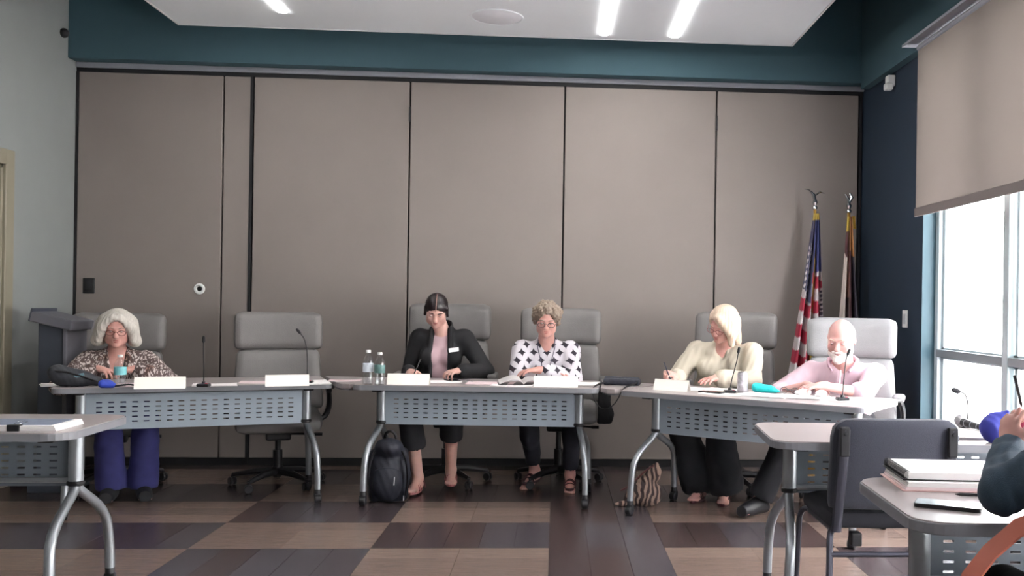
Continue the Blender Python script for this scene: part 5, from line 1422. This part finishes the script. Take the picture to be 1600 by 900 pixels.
# bags on the floor
def fn(Q):
    Q.ell((0, 0, .17), (.13, .10, .20), .02); Q.bx((0, .02, .16), (.12, .07, .17), .03, None, False, .04); Q.ell((0, -.08, .12), (.09, .05, .11), .015); Q.ell((0, -.05, .34), (.09, .07, .06), .03)
t = sdf_thing('backpack', 'dark navy backpack on the floor under the centre table', 'bag', (-1.03, 6.12, 0), .1, fn, M['backpack'], h=.006, disp=wrinkle(.007, 30), ext=.3)
bm = B(); tube(bm, bez((-.03, .04, .38), (-.03, .02, .45), (.04, .02, .45), (.04, .04, .38), 8), .009, 6); obj('grab_handle', bm, M['black'], t, True)
bm = B(); tube(bm, bez((.08, -.06, .32), (.13, -.12, .25), (.13, -.10, .12), (.10, -.06, .02), 8), .014, 6, flat=.4); tube(bm, bez((-.08, -.06, .32), (-.12, -.12, .25), (-.12, -.10, .12), (-.10, -.06, .02), 8), .014, 6, flat=.4); o = obj('shoulder_straps', bm, M['black'], t, True)
bm = B(); tube(bm, [(.045, -.135, .17), (.042, -.138, .12)], .008, 6, flat=.4); tube(bm, [(.10, -.115, .05), (.10, -.115, .02)], .008, 6, flat=.4); o = obj('reflective_tab', bm, M['white'], t, True)
bm = B(); tube(bm, bez((-.07, -.125, .21), (-.03, -.15, .235), (.03, -.15, .235), (.07, -.125, .21), 8), .003, 5); obj('zip', bm, M['cframe'], t, True)
def stripe_mat():
    m = bpy.data.materials.new('striped_scarf_cloth'); m.use_nodes = True; nt = m.node_tree; b = nt.nodes['Principled BSDF']
    tc = nt.nodes.new('ShaderNodeTexCoord'); wv = nt.nodes.new('ShaderNodeTexWave'); wv.inputs['Scale'].default_value = 9; wv.inputs['Distortion'].default_value = 9; wv.inputs['Detail'].default_value = 2
    rp = nt.nodes.new('ShaderNodeValToRGB'); e = rp.color_ramp.elements; e[0].position = .35; e[0].color = rgb(50, 36, 36); e[1].position = .66; e[1].color = rgb(146, 122, 110)
    k = rp.color_ramp.elements.new(.5); k.color = rgb(96, 68, 60)
    nt.links.new(tc.outputs['Object'], wv.inputs[0]); nt.links.new(wv.outputs['Fac'], rp.inputs[0]); nt.links.new(rp.outputs[0], b.inputs['Base Color']); b.inputs['Roughness'].default_value = .8; return m
def fn(Q):
    Q.cap((-.09, .0, .04), (.06, .04, .20), .045, .045, .03); Q.ell((.0, 0, .07), (.11, .07, .08), .03); Q.cap((.05, .03, .18), (.07, .04, .25), .04, .02, .02); Q.cap((-.10, -.02, .02), (-.19, -.03, .015), .022, .012, .02)
t = sdf_thing('striped_bag', 'slouchy brown and cream patterned bag on the floor between two tables', 'bag', (.58, 5.98, 0), 0, fn, stripe_mat(), h=.005, disp=wrinkle(.008, 40), ext=.24)
bm = B(); tube(bm, bez((.06, .03, .24), (.0, -.06, .26), (-.10, -.08, .12), (-.16, -.04, .10), 8), .006, 6); obj('handle', bm, mat('maroon_handle', rgb(80, 40, 40), .5), t, True)
def fn(Q): Q.bx((0, 0, .13), (.045, .03, .14), .02, None, False, .02); Q.ell((.02, 0, .06), (.05, .035, .06), .03)
t = sdf_thing('hanging_bag', 'black bag hanging from the chair arm at the right end of the centre table', 'bag', (.345, 6.62, .43), 0, fn, M['blackm'], h=.005, disp=wrinkle(.005, 40), ext=.2)
bm = B(); tube(bm, bez((-.02, 0, .26), (-.02, 0, .31), (.02, 0, .31), (.02, 0, .26), 8), .006, 6); obj('handle', bm, M['black'], t, True)
# shoulder bag hanging at the near chair, strap visible
def fn(Q): Q.bx((0, 0, .14), (.14, .05, .13), .02, None, False, .03)
t = sdf_thing('shoulder_bag', 'tan-red leather strap and dark bag beside the person in denim', 'bag', (.84, 1.98, .30), radians(80), fn, M['black'], h=.006, disp=wrinkle(.004, 30), ext=.3)
Lw = Matrix.Rotation(radians(-80), 4, 'Z') @ Matrix.Translation((-.84, -1.98, -.30))
bm = B(); ribbon(bm, [Lw @ Vector(p) for p in ((1.04, 1.70, .845), (1.02, 1.86, .845), (.965, 1.93, .80), (.915, 1.95, .745), (.875, 1.955, .69), (.845, 1.96, .60), (.84, 1.98, .52))], .045, .005, (1, .6, 0)); obj('strap', bm, M['strap'], t, True)

# things worn
def worn(root, info):
    pass
# lanyard on the woman in the spotted blouse
T_ = i3; nb = T_['NB']; chy = T_['CH'][1]
bm = B()
for q in (-1, 1):
    tube(bm, [nb + v3(q * .055, -.01, .03), nb + v3(q * .058, -.085, -.03), nb + v3(q * .035, -.150, -.12), nb + v3(q * .008, -.165, -.21)], .003, 6)
lan = obj('lanyard', bm, mat('lanyard_cord', rgb(60, 56, 76), .6), P3, True)
bm = B(); box(bm, nb[0] - .012, nb[0] + .012, nb[1] - .178, nb[1] - .168, nb[2] - .24, nb[2] - .205, bev=.003); obj('clip', bm, M['black'], lan)
# badge on the blazer
nb = i2['NB']
bm = B(); Mx = Matrix.Translation(Vector(nb) + Vector((.095, -.128, -.125))) @ Matrix.Rotation(radians(25), 4, 'Z') @ Matrix.Rotation(radians(-6), 4, 'Y')
box(bm, -.036, .036, -.002, .002, -.014, .014, bev=.002, M=Mx); bd = obj('name_badge', bm, M['white'], P2); tag(bd, 'white name badge')
# polo collar and placket
nb = i5['NB']
for q in (-1, 1):
    bm = B(); tube(bm, [nb + v3(0, .085, .045), nb + v3(q * .06, .06, .040), nb + v3(q * .085, .0, .025), nb + v3(q * .075, -.065, -.005), nb + v3(q * .05, -.11, -.035)], [.016, .018, .02, .022, .010], 8, flat=.55)
    obj('collar', bm, mat('dusky_pink_collar', rgb(196, 166, 180), .85), P5, True)
bm = B(); tube(bm, [nb + v3(0, -.118, -.03), nb + v3(0, -.150, -.10), nb + v3(0, -.165, -.17)], .013, 8, flat=.4); obj('placket', bm, mat('placket_pink', rgb(220, 192, 202), .85), P5, True)
